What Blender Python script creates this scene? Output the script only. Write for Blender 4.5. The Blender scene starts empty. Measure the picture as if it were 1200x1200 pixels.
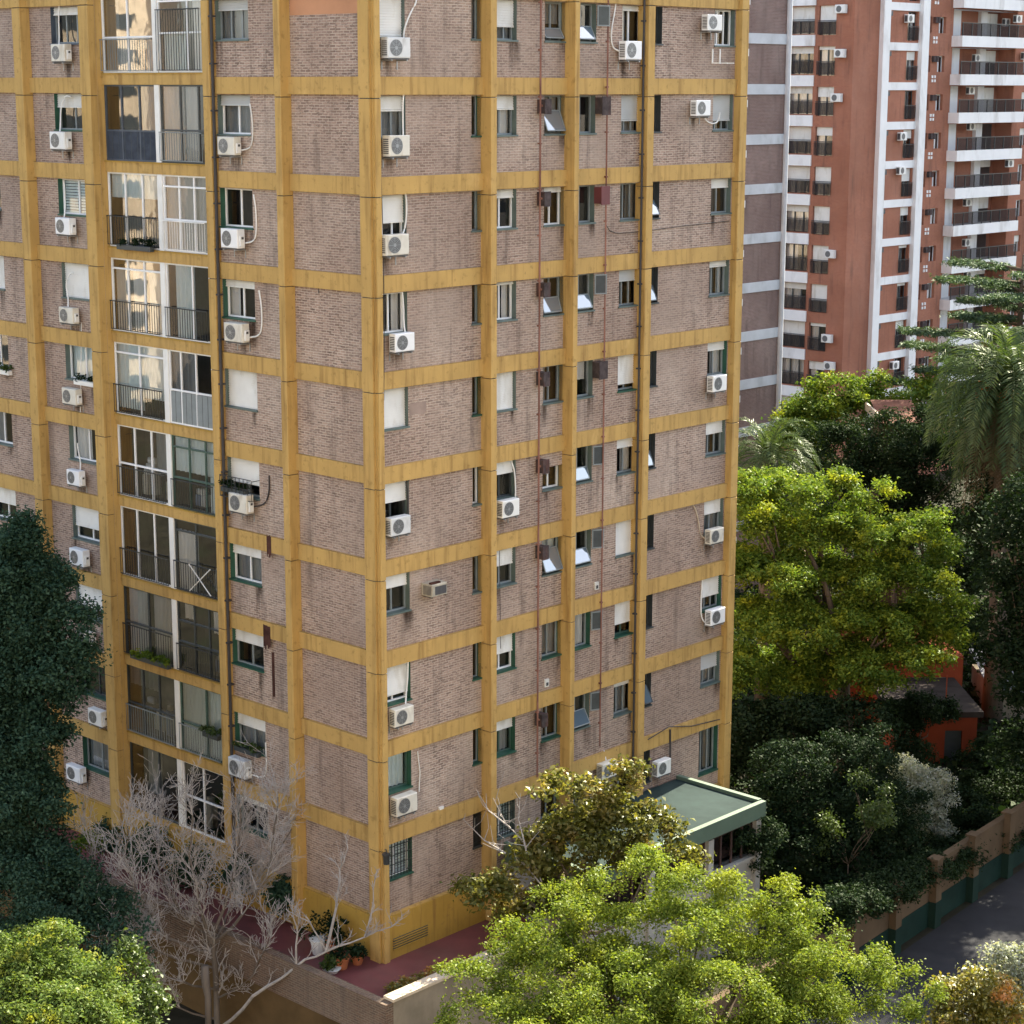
import bpy, math, random
import numpy as np
from mathutils import Vector, Matrix
R = math.radians
S = bpy.context.scene
COL = S.collection

# ------------------------------------------------------------------ camera
CAMZ = 29.0
F_PX, PIT = 2357.46, 0.2082
cd = bpy.data.cameras.new('camera'); cam = bpy.data.objects.new('camera', cd); COL.objects.link(cam)
cd.sensor_width = 36; cd.sensor_height = 36; cd.sensor_fit = 'HORIZONTAL'
cd.lens = 36 * F_PX / 1200; cd.clip_start = 0.5; cd.clip_end = 3000
cam.location = (0, 0, CAMZ); cam.rotation_euler = (math.pi / 2 - PIT, R(-0.11), 0)
S.camera = cam

# ------------------------------------------------------------------ sky, sun, exposure
SUN_AZ, SUN_EL = 54.0, 38.0           # azimuth counted from +X towards +Y
w = bpy.data.worlds.new('World'); S.world = w; w.use_nodes = True
nt = w.node_tree
bg = nt.nodes['Background']
sky = nt.nodes.new('ShaderNodeTexSky'); sky.sky_type = 'NISHITA'; sky.sun_disc = False
sky.sun_elevation = R(SUN_EL); sky.sun_rotation = R(90 - SUN_AZ)
sky.air_density = 1.0; sky.dust_density = 2.2; sky.ozone_density = 0.6
hz = nt.nodes.new('ShaderNodeHueSaturation'); hz.inputs['Saturation'].default_value = .7; nt.links.new(sky.outputs[0], hz.inputs['Color'])   # thin city haze
nt.links.new(hz.outputs[0], bg.inputs[0]); bg.inputs[1].default_value = 0.11
ld = bpy.data.lights.new('sun', 'SUN'); ld.energy = 5.0; ld.angle = R(0.53); ld.color = (1, .90, .70)
sun = bpy.data.objects.new('sun', ld); COL.objects.link(sun)
sd = Vector((math.cos(R(SUN_AZ)) * math.cos(R(SUN_EL)), math.sin(R(SUN_AZ)) * math.cos(R(SUN_EL)), math.sin(R(SUN_EL))))
sun.rotation_euler = sd.to_track_quat('Z', 'Y').to_euler(); sun.location = sd * 100
S.view_settings.view_transform = 'Standard'; S.view_settings.look = 'None'
S.view_settings.exposure = 2.1; S.view_settings.gamma = 1
S.render.engine = 'CYCLES'; S.render.resolution_x = S.render.resolution_y = 1024
S.cycles.max_bounces = 6; S.cycles.diffuse_bounces = 3; S.cycles.glossy_bounces = 3
S.cycles.transparent_max_bounces = 12; S.cycles.transmission_bounces = 4
S.cycles.use_denoising = True

# ------------------------------------------------------------------ photo geometry -> world points
CX, CY, AZ = -3.9042, 57.7116, R(46.6687)            # corner of the yellow block, bearing of its right face
_ca, _sa = math.cos(AZ), math.sin(AZ)
dR = np.array([_ca, _sa, 0]); nR = np.array([_sa, -_ca, 0])
dL = np.array([-_sa, _ca, 0]); nL = np.array([-_ca, -_sa, 0])
def ray(x, y):
    F = np.array([0, math.cos(PIT), -math.sin(PIT)]); U = np.array([0, math.sin(PIT), math.cos(PIT)])
    r = -0.002; c, s = math.cos(r), math.sin(r); X = np.array([1, 0, 0.])
    X, U = c * X + s * U, -s * X + c * U
    return F + X * (x - 600) / F_PX - U * (y - 600) / F_PX
def at(x, y, Y):
    d = ray(x, y); P = d * (Y / d[1]); P[2] += CAMZ; return P
def atz(x, y, z):
    d = ray(x, y); P = d * ((z - CAMZ) / d[2]); P[2] = z; return P
def on(x, y, P0, n):                                   # on the plane through P0 (world) with normal n
    d = ray(x, y); q = np.array(P0) - np.array([0, 0, CAMZ]); P = d * ((n @ q) / (n @ d)); P[2] += CAMZ; return P
C0 = np.array([CX, CY, CAMZ])
def fx(x, y, f, off=0.):                               # -> (local x on that face, world z)
    n, t = (nR, dR) if f == 'R' else (nL, -dL)
    P = on(x, y, C0 + n * off, n); return float((P - C0) @ t), float(P[2])

# ------------------------------------------------------------------ materials
MATS = {}
def nodes(name):
    m = bpy.data.materials.new(name); m.use_nodes = True; t = m.node_tree
    return m, t, t.nodes['Principled BSDF']
def mixc(t, fac, a, b, mode='MIX'):
    n = t.nodes.new('ShaderNodeMix'); n.data_type = 'RGBA'; n.blend_type = mode
    for i, v in ((0, fac), (6, a), (7, b)):
        if hasattr(v, 'links'): t.links.new(v, n.inputs[i])
        else: n.inputs[i].default_value = v if i == 0 else (*v, 1)
    return n.outputs[2]
def ramp(t, src, a, b, lo=0., hi=1.):
    n = t.nodes.new('ShaderNodeMapRange'); t.links.new(src, n.inputs[0])
    for i, v in ((1, a), (2, b), (3, lo), (4, hi)): n.inputs[i].default_value = v
    return n.outputs[0]
def noise(t, scale, detail=4, vec=(1, 1, 1), coord='pos', rough=.6):
    if coord == 'pos':
        g = t.nodes.new('ShaderNodeNewGeometry').outputs['Position']
    else:
        g = t.nodes.new('ShaderNodeTexCoord').outputs[coord]
    mp = t.nodes.new('ShaderNodeMapping'); mp.inputs['Scale'].default_value = vec
    t.links.new(g, mp.inputs[0])
    n = t.nodes.new('ShaderNodeTexNoise'); n.inputs['Scale'].default_value = scale; n.inputs['Detail'].default_value = detail
    n.inputs['Roughness'].default_value = rough
    t.links.new(mp.outputs[0], n.inputs['Vector']); return n.outputs[0]
def bump(t, b, src, strength=.3, dist=.02):
    n = t.nodes.new('ShaderNodeBump'); n.inputs['Strength'].default_value = strength; n.inputs['Distance'].default_value = dist
    t.links.new(src, n.inputs['Height']); t.links.new(n.outputs[0], b.inputs['Normal'])
def plain(name, col, rough=.6, var=.25, scale=3., metal=0., dirt=None, dirtscale=1.5, vec=(1, 1, 1), spec=.5, bmp=0.1):
    m, t, b = nodes(name)
    if rough >= .8: spec = .08
    n1 = noise(t, scale, 5, vec)
    c = mixc(t, ramp(t, n1, .3, .7), tuple(x * (1 - var) for x in col), tuple(min(1, x * (1 + var * .6)) for x in col))
    if dirt:
        n2 = noise(t, dirtscale, 6, (1, 1, .35))
        c = mixc(t, ramp(t, n2, .52, .72, 0, .8), c, dirt)
    t.links.new(c, b.inputs['Base Color']); b.inputs['Roughness'].default_value = rough; b.inputs['Metallic'].default_value = metal
    b.inputs['Specular IOR Level'].default_value = spec
    if bmp: bump(t, b, noise(t, scale * 8, 3), bmp, .01)
    MATS[name] = m; return m
def brick(name, c1, c2, mo, bw=.24, rh=.077, ms=.013, dark=.55, patch=.35, spec=.3, bias=-.1):
    m, t, b = nodes(name)
    uv = t.nodes.new('ShaderNodeUVMap')
    # slight waviness of the courses
    wob = noise(t, .9, 2)
    cb = t.nodes.new('ShaderNodeCombineXYZ'); t.links.new(ramp(t, wob, 0, 1, -.03, .03), cb.inputs[1])
    ad = t.nodes.new('ShaderNodeVectorMath'); t.links.new(uv.outputs[0], ad.inputs[0]); t.links.new(cb.outputs[0], ad.inputs[1])
    bt = t.nodes.new('ShaderNodeTexBrick'); t.links.new(ad.outputs[0], bt.inputs['Vector'])
    bt.inputs['Scale'].default_value = 1; bt.inputs['Brick Width'].default_value = bw; bt.inputs['Row Height'].default_value = rh
    bt.inputs['Mortar Size'].default_value = ms; bt.inputs['Mortar Smooth'].default_value = .3; bt.inputs['Bias'].default_value = bias
    for i, c in (('Color1', c1), ('Color2', c2), ('Mortar', mo)): bt.inputs[i].default_value = (*c, 1)
    # dark dashes: dark joints and burnt bricks come and go along the courses
    d = noise(t, 1., 5, (7, 7, 26)); c = mixc(t, ramp(t, d, .52, .68, 0, dark), bt.outputs[0], tuple(x * .45 for x in c2))
    e = noise(t, .55, 5); c = mixc(t, ramp(t, e, .35, .7, 0, patch), c, tuple(x * .62 for x in c1))
    g = noise(t, .35, 6, (1, 1, .6)); c = mixc(t, ramp(t, g, .45, .72, 0, .45), c, mo)
    s = noise(t, 1.6, 6, (1.6, 1.6, .18)); c = mixc(t, ramp(t, s, .54, .76, 0, .6), c, (.07, .055, .05))
    pn = noise(t, .22, 3); c = mixc(t, ramp(t, pn, .38, .62, .0, .38), c, tuple(x * .5 for x in c1))
    t.links.new(c, b.inputs['Base Color']); b.inputs['Roughness'].default_value = .9; b.inputs['Specular IOR Level'].default_value = spec
    inv = t.nodes.new('ShaderNodeMath'); inv.operation = 'SUBTRACT'; inv.inputs[0].default_value = 1; t.links.new(bt.outputs[1], inv.inputs[1])
    bump(t, b, inv.outputs[0], .8, .012)
    MATS[name] = m; return m
def yellow(name, col):
    m, t, b = nodes(name)
    n1 = noise(t, .8, 5); c = mixc(t, ramp(t, n1, .3, .7), tuple(x * .86 for x in col), tuple(x * 1.06 for x in col))
    n2 = noise(t, 2.4, 6, (2.2, 2.2, .16)); c = mixc(t, ramp(t, n2, .50, .72, 0, .72), c, (.22, .12, .035))
    n3 = noise(t, 5, 6); c = mixc(t, ramp(t, n3, .58, .68, 0, .55), c, (.27, .165, .05))
    n5 = noise(t, 3.2, 8, (1, 1, .8), rough=.75); c = mixc(t, ramp(t, n5, .66, .70, 0, .75), c, (.16, .10, .05))
    n4 = noise(t, 1.1, 6, (1, 1, .5)); c = mixc(t, ramp(t, n4, .62, .7, 0, .55), c, tuple(min(1, x * 1.15 + .03) for x in col))
    t.links.new(c, b.inputs['Base Color']); b.inputs['Roughness'].default_value = .75; b.inputs['Specular IOR Level'].default_value = .3
    bump(t, b, noise(t, 18, 4), .25, .01); MATS[name] = m; return m
def leafmat(name, a, b_, trans=.45, gloss=.1, rough=.42, hue=None):
    m = bpy.data.materials.new(name); m.use_nodes = True; t = m.node_tree; t.nodes.clear()
    out = t.nodes.new('ShaderNodeOutputMaterial')
    rnd = t.nodes.new('ShaderNodeNewGeometry').outputs['Random Per Island']
    c = mixc(t, rnd, a, b_)
    n = noise(t, .45, 3); c = mixc(t, ramp(t, n, .35, .68, 0, .6), c, tuple(x * .72 for x in a))
    if hue: c = mixc(t, ramp(t, noise(t, .8, 3), .56, .68), c, hue)
    d = t.nodes.new('ShaderNodeBsdfDiffuse'); tr = t.nodes.new('ShaderNodeBsdfTranslucent'); g = t.nodes.new('ShaderNodeBsdfGlossy')
    t.links.new(c, d.inputs[0])
    ct = mixc(t, 1., c, (1.25, 1.25, .55), 'MULTIPLY'); t.links.new(ct, tr.inputs[0])
    g.inputs['Roughness'].default_value = rough; g.inputs[0].default_value = (.9, .95, .85, 1)
    m1 = t.nodes.new('ShaderNodeMixShader'); m1.inputs[0].default_value = trans; t.links.new(d.outputs[0], m1.inputs[1]); t.links.new(tr.outputs[0], m1.inputs[2])
    m2 = t.nodes.new('ShaderNodeMixShader'); m2.inputs[0].default_value = gloss * .5; t.links.new(m1.outputs[0], m2.inputs[1]); t.links.new(g.outputs[0], m2.inputs[2])
    t.links.new(m2.outputs[0], out.inputs[0]); MATS[name] = m; return m
def glassmat(name, tint=(1, 1, 1), base=.06, gain=1.6):
    m = bpy.data.materials.new(name); m.use_nodes = True; t = m.node_tree; t.nodes.clear()
    out = t.nodes.new('ShaderNodeOutputMaterial'); fr = t.nodes.new('ShaderNodeFresnel'); fr.inputs[0].default_value = 1.5
    f = ramp(t, fr.outputs[0], 0, 1, base, base + gain)
    tr = t.nodes.new('ShaderNodeBsdfTransparent'); tr.inputs[0].default_value = (*tint, 1)
    g = t.nodes.new('ShaderNodeBsdfGlossy'); g.inputs['Roughness'].default_value = .02
    bp = t.nodes.new('ShaderNodeBump'); bp.inputs['Strength'].default_value = .08; bp.inputs['Distance'].default_value = .02
    t.links.new(noise(t, 1.1, 2), bp.inputs['Height']); t.links.new(bp.outputs[0], g.inputs['Normal'])
    mx = t.nodes.new('ShaderNodeMixShader'); t.links.new(f, mx.inputs[0]); t.links.new(tr.outputs[0], mx.inputs[1]); t.links.new(g.outputs[0], mx.inputs[2])
    t.links.new(mx.outputs[0], out.inputs[0]); MATS[name] = m; return m

yellow('yellow', (.50, .32, .105))
yellow('yellow_dark', (.42, .26, .05))
brick('brick_main', (.43, .30, .235), (.15, .098, .08), (.58, .49, .41), dark=.8, bias=-.25, patch=.45)
brick('brick_dark', (.15, .085, .075), (.09, .055, .05), (.22, .18, .165), dark=.4)
brick('brick_tower', (.46, .175, .10), (.37, .13, .08), (.43, .23, .165), dark=.2, patch=.22)
brick('brick_neighbour', (.25, .155, .135), (.16, .10, .088), (.36, .29, .26), dark=.6)
brick('brick_garden', (.20, .12, .08), (.11, .075, .055), (.26, .22, .17))
plain('white', (.78, .78, .76), .45, .06, 2, dirt=(.5, .48, .44), dirtscale=1.2)
plain('white_clean', (.80, .81, .82), .4, .04, 2)
plain('tower_white', (.82, .82, .82), .7, .06, .8, dirt=(.5, .48, .46), dirtscale=.7)
plain('pale_concrete', (.52, .54, .57), .8, .15, .8, dirt=(.28, .29, .3), dirtscale=.6)
plain('shutter', (.74, .73, .69), .5, .10, 1.0, dirt=(.5, .46, .38), dirtscale=2)
plain('shutter_grey', (.50, .51, .50), .5, .12, 1.0)
plain('beige', (.60, .55, .46), .6, .12, 1.0)
plain('reveal', (.105, .145, .135), .5, .2, 3)
plain('reveal_green', (.02, .085, .055), .5, .2, 3)
plain('frame_grey', (.22, .25, .26), .45, .15, 3)
plain('frame_dark', (.045, .055, .06), .4, .2, 3)
plain('frame_blue', (.055, .075, .105), .4, .2, 3)
plain('frame_green', (.05, .10, .08), .4, .2, 3)
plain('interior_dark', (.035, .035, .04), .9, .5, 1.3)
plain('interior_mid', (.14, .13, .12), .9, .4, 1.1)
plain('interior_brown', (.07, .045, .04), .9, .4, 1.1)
plain('iron', (.025, .028, .03), .5, .3, 5)
plain('dark_pipe', (.04, .035, .035), .6, .3, 3)
plain('rust_pipe', (.27, .135, .105), .8, .4, 1.2, dirt=(.12, .05, .035))
plain('flue', (.075, .06, .06), .8, .5, 4, dirt=(.16, .06, .04))
plain('ac_grille', (.12, .125, .13), .5, .2, 8)
plain('ac_vent', (.07, .07, .075), .5, .2, 8)
plain('ac_old', (.42, .38, .30), .6, .25, 4, dirt=(.2, .14, .09), dirtscale=4)
plain('metal', (.38, .39, .40), .4, .2, 5, metal=.6)
plain('curtain', (.80, .78, .74), .9, .12, 2.5, vec=(1, 1, .1))
plain('curtain_pale', (.70, .78, .77), .9, .08, 1.5, vec=(1, 1, .1))
plain('curtain_grey', (.30, .31, .31), .9, .2, 2.5, vec=(1, 1, .1))
plain('blue_cloth', (.055, .065, .085), .9, .3, 3)
plain('salmon', (.50, .26, .15), .85, .12, 1)
plain('patch', (.33, .25, .21), .9, .2, 2)
plain('rust_stain', (.075, .035, .028), .9, .5, 3)
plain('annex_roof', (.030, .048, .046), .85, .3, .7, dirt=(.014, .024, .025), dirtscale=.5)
plain('annex_paint', (.10, .15, .105), .7, .15, 1)
plain('annex_post', (.40, .385, .35), .7, .15, 1, dirt=(.22, .2, .17))
plain('red_paint', (.24, .05, .022), .8, .2, .6, dirt=(.2, .05, .03), dirtscale=.6)
plain('roof_grey', (.30, .31, .33), .8, .2, .8)
plain('roof_dark', (.04, .032, .028), .9, .4, 1.5)
plain('tile_red', (.14, .06, .04), .8, .3, 2)
plain('terrace_red', (.15, .04, .042), .6, .3, .9, dirt=(.14, .06, .055), dirtscale=.7)
plain('ochre', (.11, .07, .032), .9, .3, .8, dirt=(.08, .055, .03), dirtscale=.8)
plain('plaster', (.26, .22, .165), .9, .3, .8, dirt=(.17, .14, .10), dirtscale=.9)
plain('coping', (.58, .48, .36), .8, .15, 1.5, dirt=(.3, .25, .19), dirtscale=2)
plain('cream', (.115, .080, .05), .9, .25, .8, dirt=(.08, .055, .035), dirtscale=.9)
plain('green_base', (.012, .030, .024), .8, .3, .8)
plain('asphalt', (.034, .035, .04), .9, .3, .6, dirt=(.02, .021, .025), dirtscale=.3)
plain('soil', (.035, .032, .022), .95, .5, .7, dirt=(.018, .026, .012), dirtscale=.35)
plain('bark', (.13, .10, .075), .95, .4, 3, vec=(1, 1, .25))
plain('bark_pale', (.15, .125, .105), .9, .3, 3, vec=(1, 1, .25))
plain('twig_pale', (.36, .33, .31), .9, .25, 4)
plain('terracotta', (.42, .15, .07), .8, .2, 3)
plain('white_pot', (.7, .7, .68), .5, .1, 3)
plain('dead_frond', (.12, .085, .05), .9, .4, 1.5, vec=(1, 1, .3))
plain('fruit_orange', (.48, .17, .03), .7, .3, 4)
plain('flower', (.62, .60, .72), .7, .15, 3)
plain('pink', (.45, .12, .16), .7, .2, 3)
plain('cloth_blue', (.18, .24, .36), .9, .2, 3)
glassmat('glass')
glassmat('glass_bright', base=.30, gain=1.8)
glassmat('glass_mid', base=.15, gain=1.7)
leafmat('leaf_bright', (.105, .165, .022), (.22, .255, .035), .42, .02, hue=(.23, .265, .03))
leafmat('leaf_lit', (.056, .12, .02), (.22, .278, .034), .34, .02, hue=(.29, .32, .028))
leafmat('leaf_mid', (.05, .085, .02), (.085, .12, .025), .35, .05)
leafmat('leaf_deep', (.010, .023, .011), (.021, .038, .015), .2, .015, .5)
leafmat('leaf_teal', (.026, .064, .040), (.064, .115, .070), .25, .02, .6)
leafmat('leaf_magnolia', (.10, .115, .024), (.22, .20, .05), .38, .05, .35, hue=(.26, .19, .06))
leafmat('leaf_yellow', (.07, .125, .028), (.17, .22, .05), .36, .02, hue=(.34, .33, .03))
leafmat('leaf_palm', (.04, .072, .024), (.08, .112, .034), .3, .05, .4)
leafmat('leaf_cedar', (.045, .085, .045), (.08, .12, .06), .2, .04, .5)
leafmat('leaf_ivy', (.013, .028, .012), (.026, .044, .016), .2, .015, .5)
leafmat('leaf_croton', (.16, .17, .03), (.30, .22, .03), .4, .1, hue=(.5, .22, .05))
leafmat('leaf_silver', (.24, .28, .20), (.50, .50, .50), .35, .05)
M = MATS

# ------------------------------------------------------------------ mesh helpers
class MB:
    def __init__(s): s.v = []; s.f = []; s.m = []; s.mats = []
    def mi(s, m):
        if m not in s.mats: s.mats.append(m)
        return s.mats.index(m)
    def quad(s, a, b, c, d, m):
        i = len(s.v); s.v += [tuple(a), tuple(b), tuple(c), tuple(d)]; s.f.append((i, i + 1, i + 2, i + 3)); s.m.append(s.mi(m))
    def box(s, x0, x1, y0, y1, z0, z1, m, mat=None):
        i = len(s.v)
        P = [(x0, y0, z0), (x1, y0, z0), (x1, y1, z0), (x0, y1, z0), (x0, y0, z1), (x1, y0, z1), (x1, y1, z1), (x0, y1, z1)]
        if mat: P = [tuple(mat @ Vector(p)) for p in P]
        s.v += P
        for q in ((0, 3, 2, 1), (4, 5, 6, 7), (0, 1, 5, 4), (1, 2, 6, 5), (2, 3, 7, 6), (3, 0, 4, 7)):
            s.f.append(tuple(i + k for k in q)); s.m.append(s.mi(m))
    def bevbox(s, x0, x1, y0, y1, z0, z1, b, m):           # box with its front edges and top chamfered
        i = len(s.v)
        ring = lambda d, y: [(x0 + d, y, z0 + d), (x1 - d, y, z0 + d), (x1 - d, y, z1 - d), (x0 + d, y, z1 - d)]
        s.v += ring(b, y0) + ring(0, y0 + b) + ring(0, y1 - b) + ring(b, y1)
        k = s.mi(m)
        for r in range(3):
            for j in range(4):
                a = i + r * 4 + j; c = i + r * 4 + (j + 1) % 4; s.f.append((a, c, c + 4, a + 4)); s.m.append(k)
        s.f.append((i + 3, i + 2, i + 1, i)); s.f.append((i + 12, i + 13, i + 14, i + 15)); s.m += [k, k]
    def prism(s, poly, z0, z1, m, top=None):
        i = len(s.v); n = len(poly)
        s.v += [(p[0], p[1], z0) for p in poly] + [(p[0], p[1], z1) for p in poly]
        for j in range(n):
            k = (j + 1) % n; s.f.append((i + j, i + k, i + n + k, i + n + j)); s.m.append(s.mi(m))
        s.f.append(tuple(i + n + j for j in range(n))); s.m.append(s.mi(top or m))
        s.f.append(tuple(i + j for j in reversed(range(n)))); s.m.append(s.mi(m))
    def tube(s, pts, rad, m, n=6):
        pts = [Vector(p) for p in pts]; i0 = len(s.v); N = len(pts)
        rad = rad if hasattr(rad, '__len__') else [rad] * N
        for j, p in enumerate(pts):
            t = (pts[min(j + 1, N - 1)] - pts[max(j - 1, 0)])
            t = t.normalized() if t.length > 1e-6 else Vector((0, 0, 1))
            a = t.cross(Vector((.31, .22, .92) if abs(t.z) < .8 else (1, .1, 0))).normalized(); b = t.cross(a)
            for k in range(n):
                q = p + (a * math.cos(2 * math.pi * k / n) + b * math.sin(2 * math.pi * k / n)) * rad[j]; s.v.append(tuple(q))
        for j in range(N - 1):
            for k in range(n):
                a = i0 + j * n + k; b = i0 + j * n + (k + 1) % n; s.f.append((a, b, b + n, a + n)); s.m.append(s.mi(m))
        s.f.append(tuple(i0 + k for k in reversed(range(n)))); s.f.append(tuple(i0 + (N - 1) * n + k for k in range(n))); s.m += [s.mi(m)] * 2
    def disc(s, cx, y, cz, r, m, n=20, r0=0.):               # faces -y
        i = len(s.v)
        for k in range(n):
            a = 2 * math.pi * k / n
            s.v.append((cx + r * math.cos(a), y, cz + r * math.sin(a)))
            if r0: s.v.append((cx + r0 * math.cos(a), y, cz + r0 * math.sin(a)))
        if r0:
            for k in range(n):
                a = i + 2 * k; b = i + 2 * ((k + 1) % n); s.f.append((a, b, b + 1, a + 1)); s.m.append(s.mi(m))
        else: s.f.append(tuple(i + k for k in range(n))); s.m.append(s.mi(m))
    def mesh(s, name, smooth=False):
        me = bpy.data.meshes.new(name); me.from_pydata(s.v, [], s.f)
        for m in s.mats: me.materials.append(M[m])
        me.polygons.foreach_set('material_index', s.m)
        uv = me.uv_layers.new(name='UVMap'); buf = np.zeros(len(me.loops) * 2)
        for p in me.polygons:
            nx, ny, nz = abs(p.normal.x), abs(p.normal.y), abs(p.normal.z)
            a, b = (1, 2) if nx > .72 and nx >= nz else ((0, 1) if nz > .72 else (0, 2))
            for li in p.loop_indices:
                v = me.vertices[me.loops[li].vertex_index].co; buf[2 * li] = v[a]; buf[2 * li + 1] = v[b]
        uv.data.foreach_set('uv', buf)
        if smooth: me.polygons.foreach_set('use_smooth', [True] * len(me.polygons))
        me.update(); return me
    def build(s, name, parent=None, loc=None, rz=0., smooth=False):
        return link(name, s.mesh(name, smooth), parent, loc, rz)
def link(name, me, parent=None, loc=None, rz=0.):
    o = bpy.data.objects.new(name, me); COL.objects.link(o)
    if parent: o.parent = parent
    if loc is not None: o.location = loc
    o.rotation_euler = (0, 0, rz); return o
def thing(name, label, cat, loc=(0, 0, 0), rz=0., group=None):
    o = bpy.data.objects.new(name, None); COL.objects.link(o); o.location = loc; o.rotation_euler = (0, 0, rz)
    o.empty_display_size = .3; tag(o, label, cat, group); return o
def tag(o, label, cat, group=None):
    o['label'] = label; o['category'] = cat
    if group: o['group'] = group
    return o
def struct(o): o['kind'] = 'structure'; return o

# ------------------------------------------------------------------ ground
def sheet(name, poly, z, m):
    b = MB(); i = len(b.v); b.v = [(p[0], p[1], z) for p in poly]; b.f = [tuple(range(len(poly)))]; b.m = [b.mi(m)]
    return struct(b.build(name))
sheet('ground', [(-900, -400), (900, -400), (900, 1600), (-900, 1600)], 0, 'soil')
W0 = atz(1043, 1104, 0.4); W1 = W0 + (atz(1143, 1036, .4) - W0) * 1.0
wd = (W1 - W0)[:2] / np.linalg.norm((W1 - W0)[:2]); wn = np.array([wd[1], -wd[0]])
A_ = W0[:2] - wd * 22 + wn * .3; B_ = W0[:2] + wd * 40 + wn * .3
sheet('driveway', [A_, A_ + wn * 9, B_ + wn * 9, B_], .004, 'asphalt')
bl = []
for x, y in ((-70, 22), (90, 22), (90, 30), (-70, 30)): bl.append((x, y))
sheet('road', bl, .004, 'asphalt')

# ------------------------------------------------------------------ main apartment block
BASE = thing('apartment_building', 'brown brick apartment block with a grid of yellow concrete beams and columns', 'building', (CX, CY, 0))
B1 = CAMZ + .2793; H = 2.8                      # top of the first full beam, storey height
bt = lambda k: B1 - H * (k - 1)                 # top of beam k
RZ = {'R': AZ, 'L': AZ - math.pi / 2}
KMIN, KMAX = -1, 10
WALLY = .12                                     # brick face behind the beam face
def onface(f, x, y, z):                         # face coords -> building local
    c, s = math.cos(RZ[f]), math.sin(RZ[f]); return (c * x - s * y, s * x + c * y, z)
LEN_R, LEN_L = 17.2, 25.6
TERZ = CAMZ - 26.35
holes = {'R': [], 'L': []}
WT, WB = -.53, -1.70

def wall(f, x0, x1, z0, z1, y, mat, hs, mb):
    hs = [h for h in hs if h[0] < x1 and h[1] > x0 and h[2] < z1 and h[3] > z0]
    xs = sorted({x0, x1, *[min(max(v, x0), x1) for h in hs for v in h[:2]]}); zs = sorted({z0, z1, *[min(max(v, z0), z1) for h in hs for v in h[2:]]})
    for j in range(len(zs) - 1):
        run = None
        for i in range(len(xs) - 1):
            cx, cz = (xs[i] + xs[i + 1]) / 2, (zs[j] + zs[j + 1]) / 2
            solid = not any(h[0] < cx < h[1] and h[2] < cz < h[3] for h in hs)
            if solid: run = (run[0] if run else xs[i], xs[i + 1])
            if run and (not solid or i == len(xs) - 2):
                mb.quad((run[0], y, zs[j]), (run[1], y, zs[j]), (run[1], y, zs[j + 1]), (run[0], y, zs[j + 1]), mat); run = None

def curtain_mb(mb, x0, x1, z0, z1, y, mat, rng, amp=.035):
    n = max(6, int((x1 - x0) / .045)); ph = rng.uniform(0, 6)
    xs = [x0 + (x1 - x0) * i / n for i in range(n + 1)]; ys = [y + amp * math.sin(i * 1.35 + ph + .8 * math.sin(i * .37)) for i in range(n + 1)]
    for i in range(n): mb.quad((xs[i], ys[i], z0), (xs[i + 1], ys[i + 1], z0), (xs[i + 1], ys[i + 1], z1), (xs[i], ys[i], z1), mat)

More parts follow.
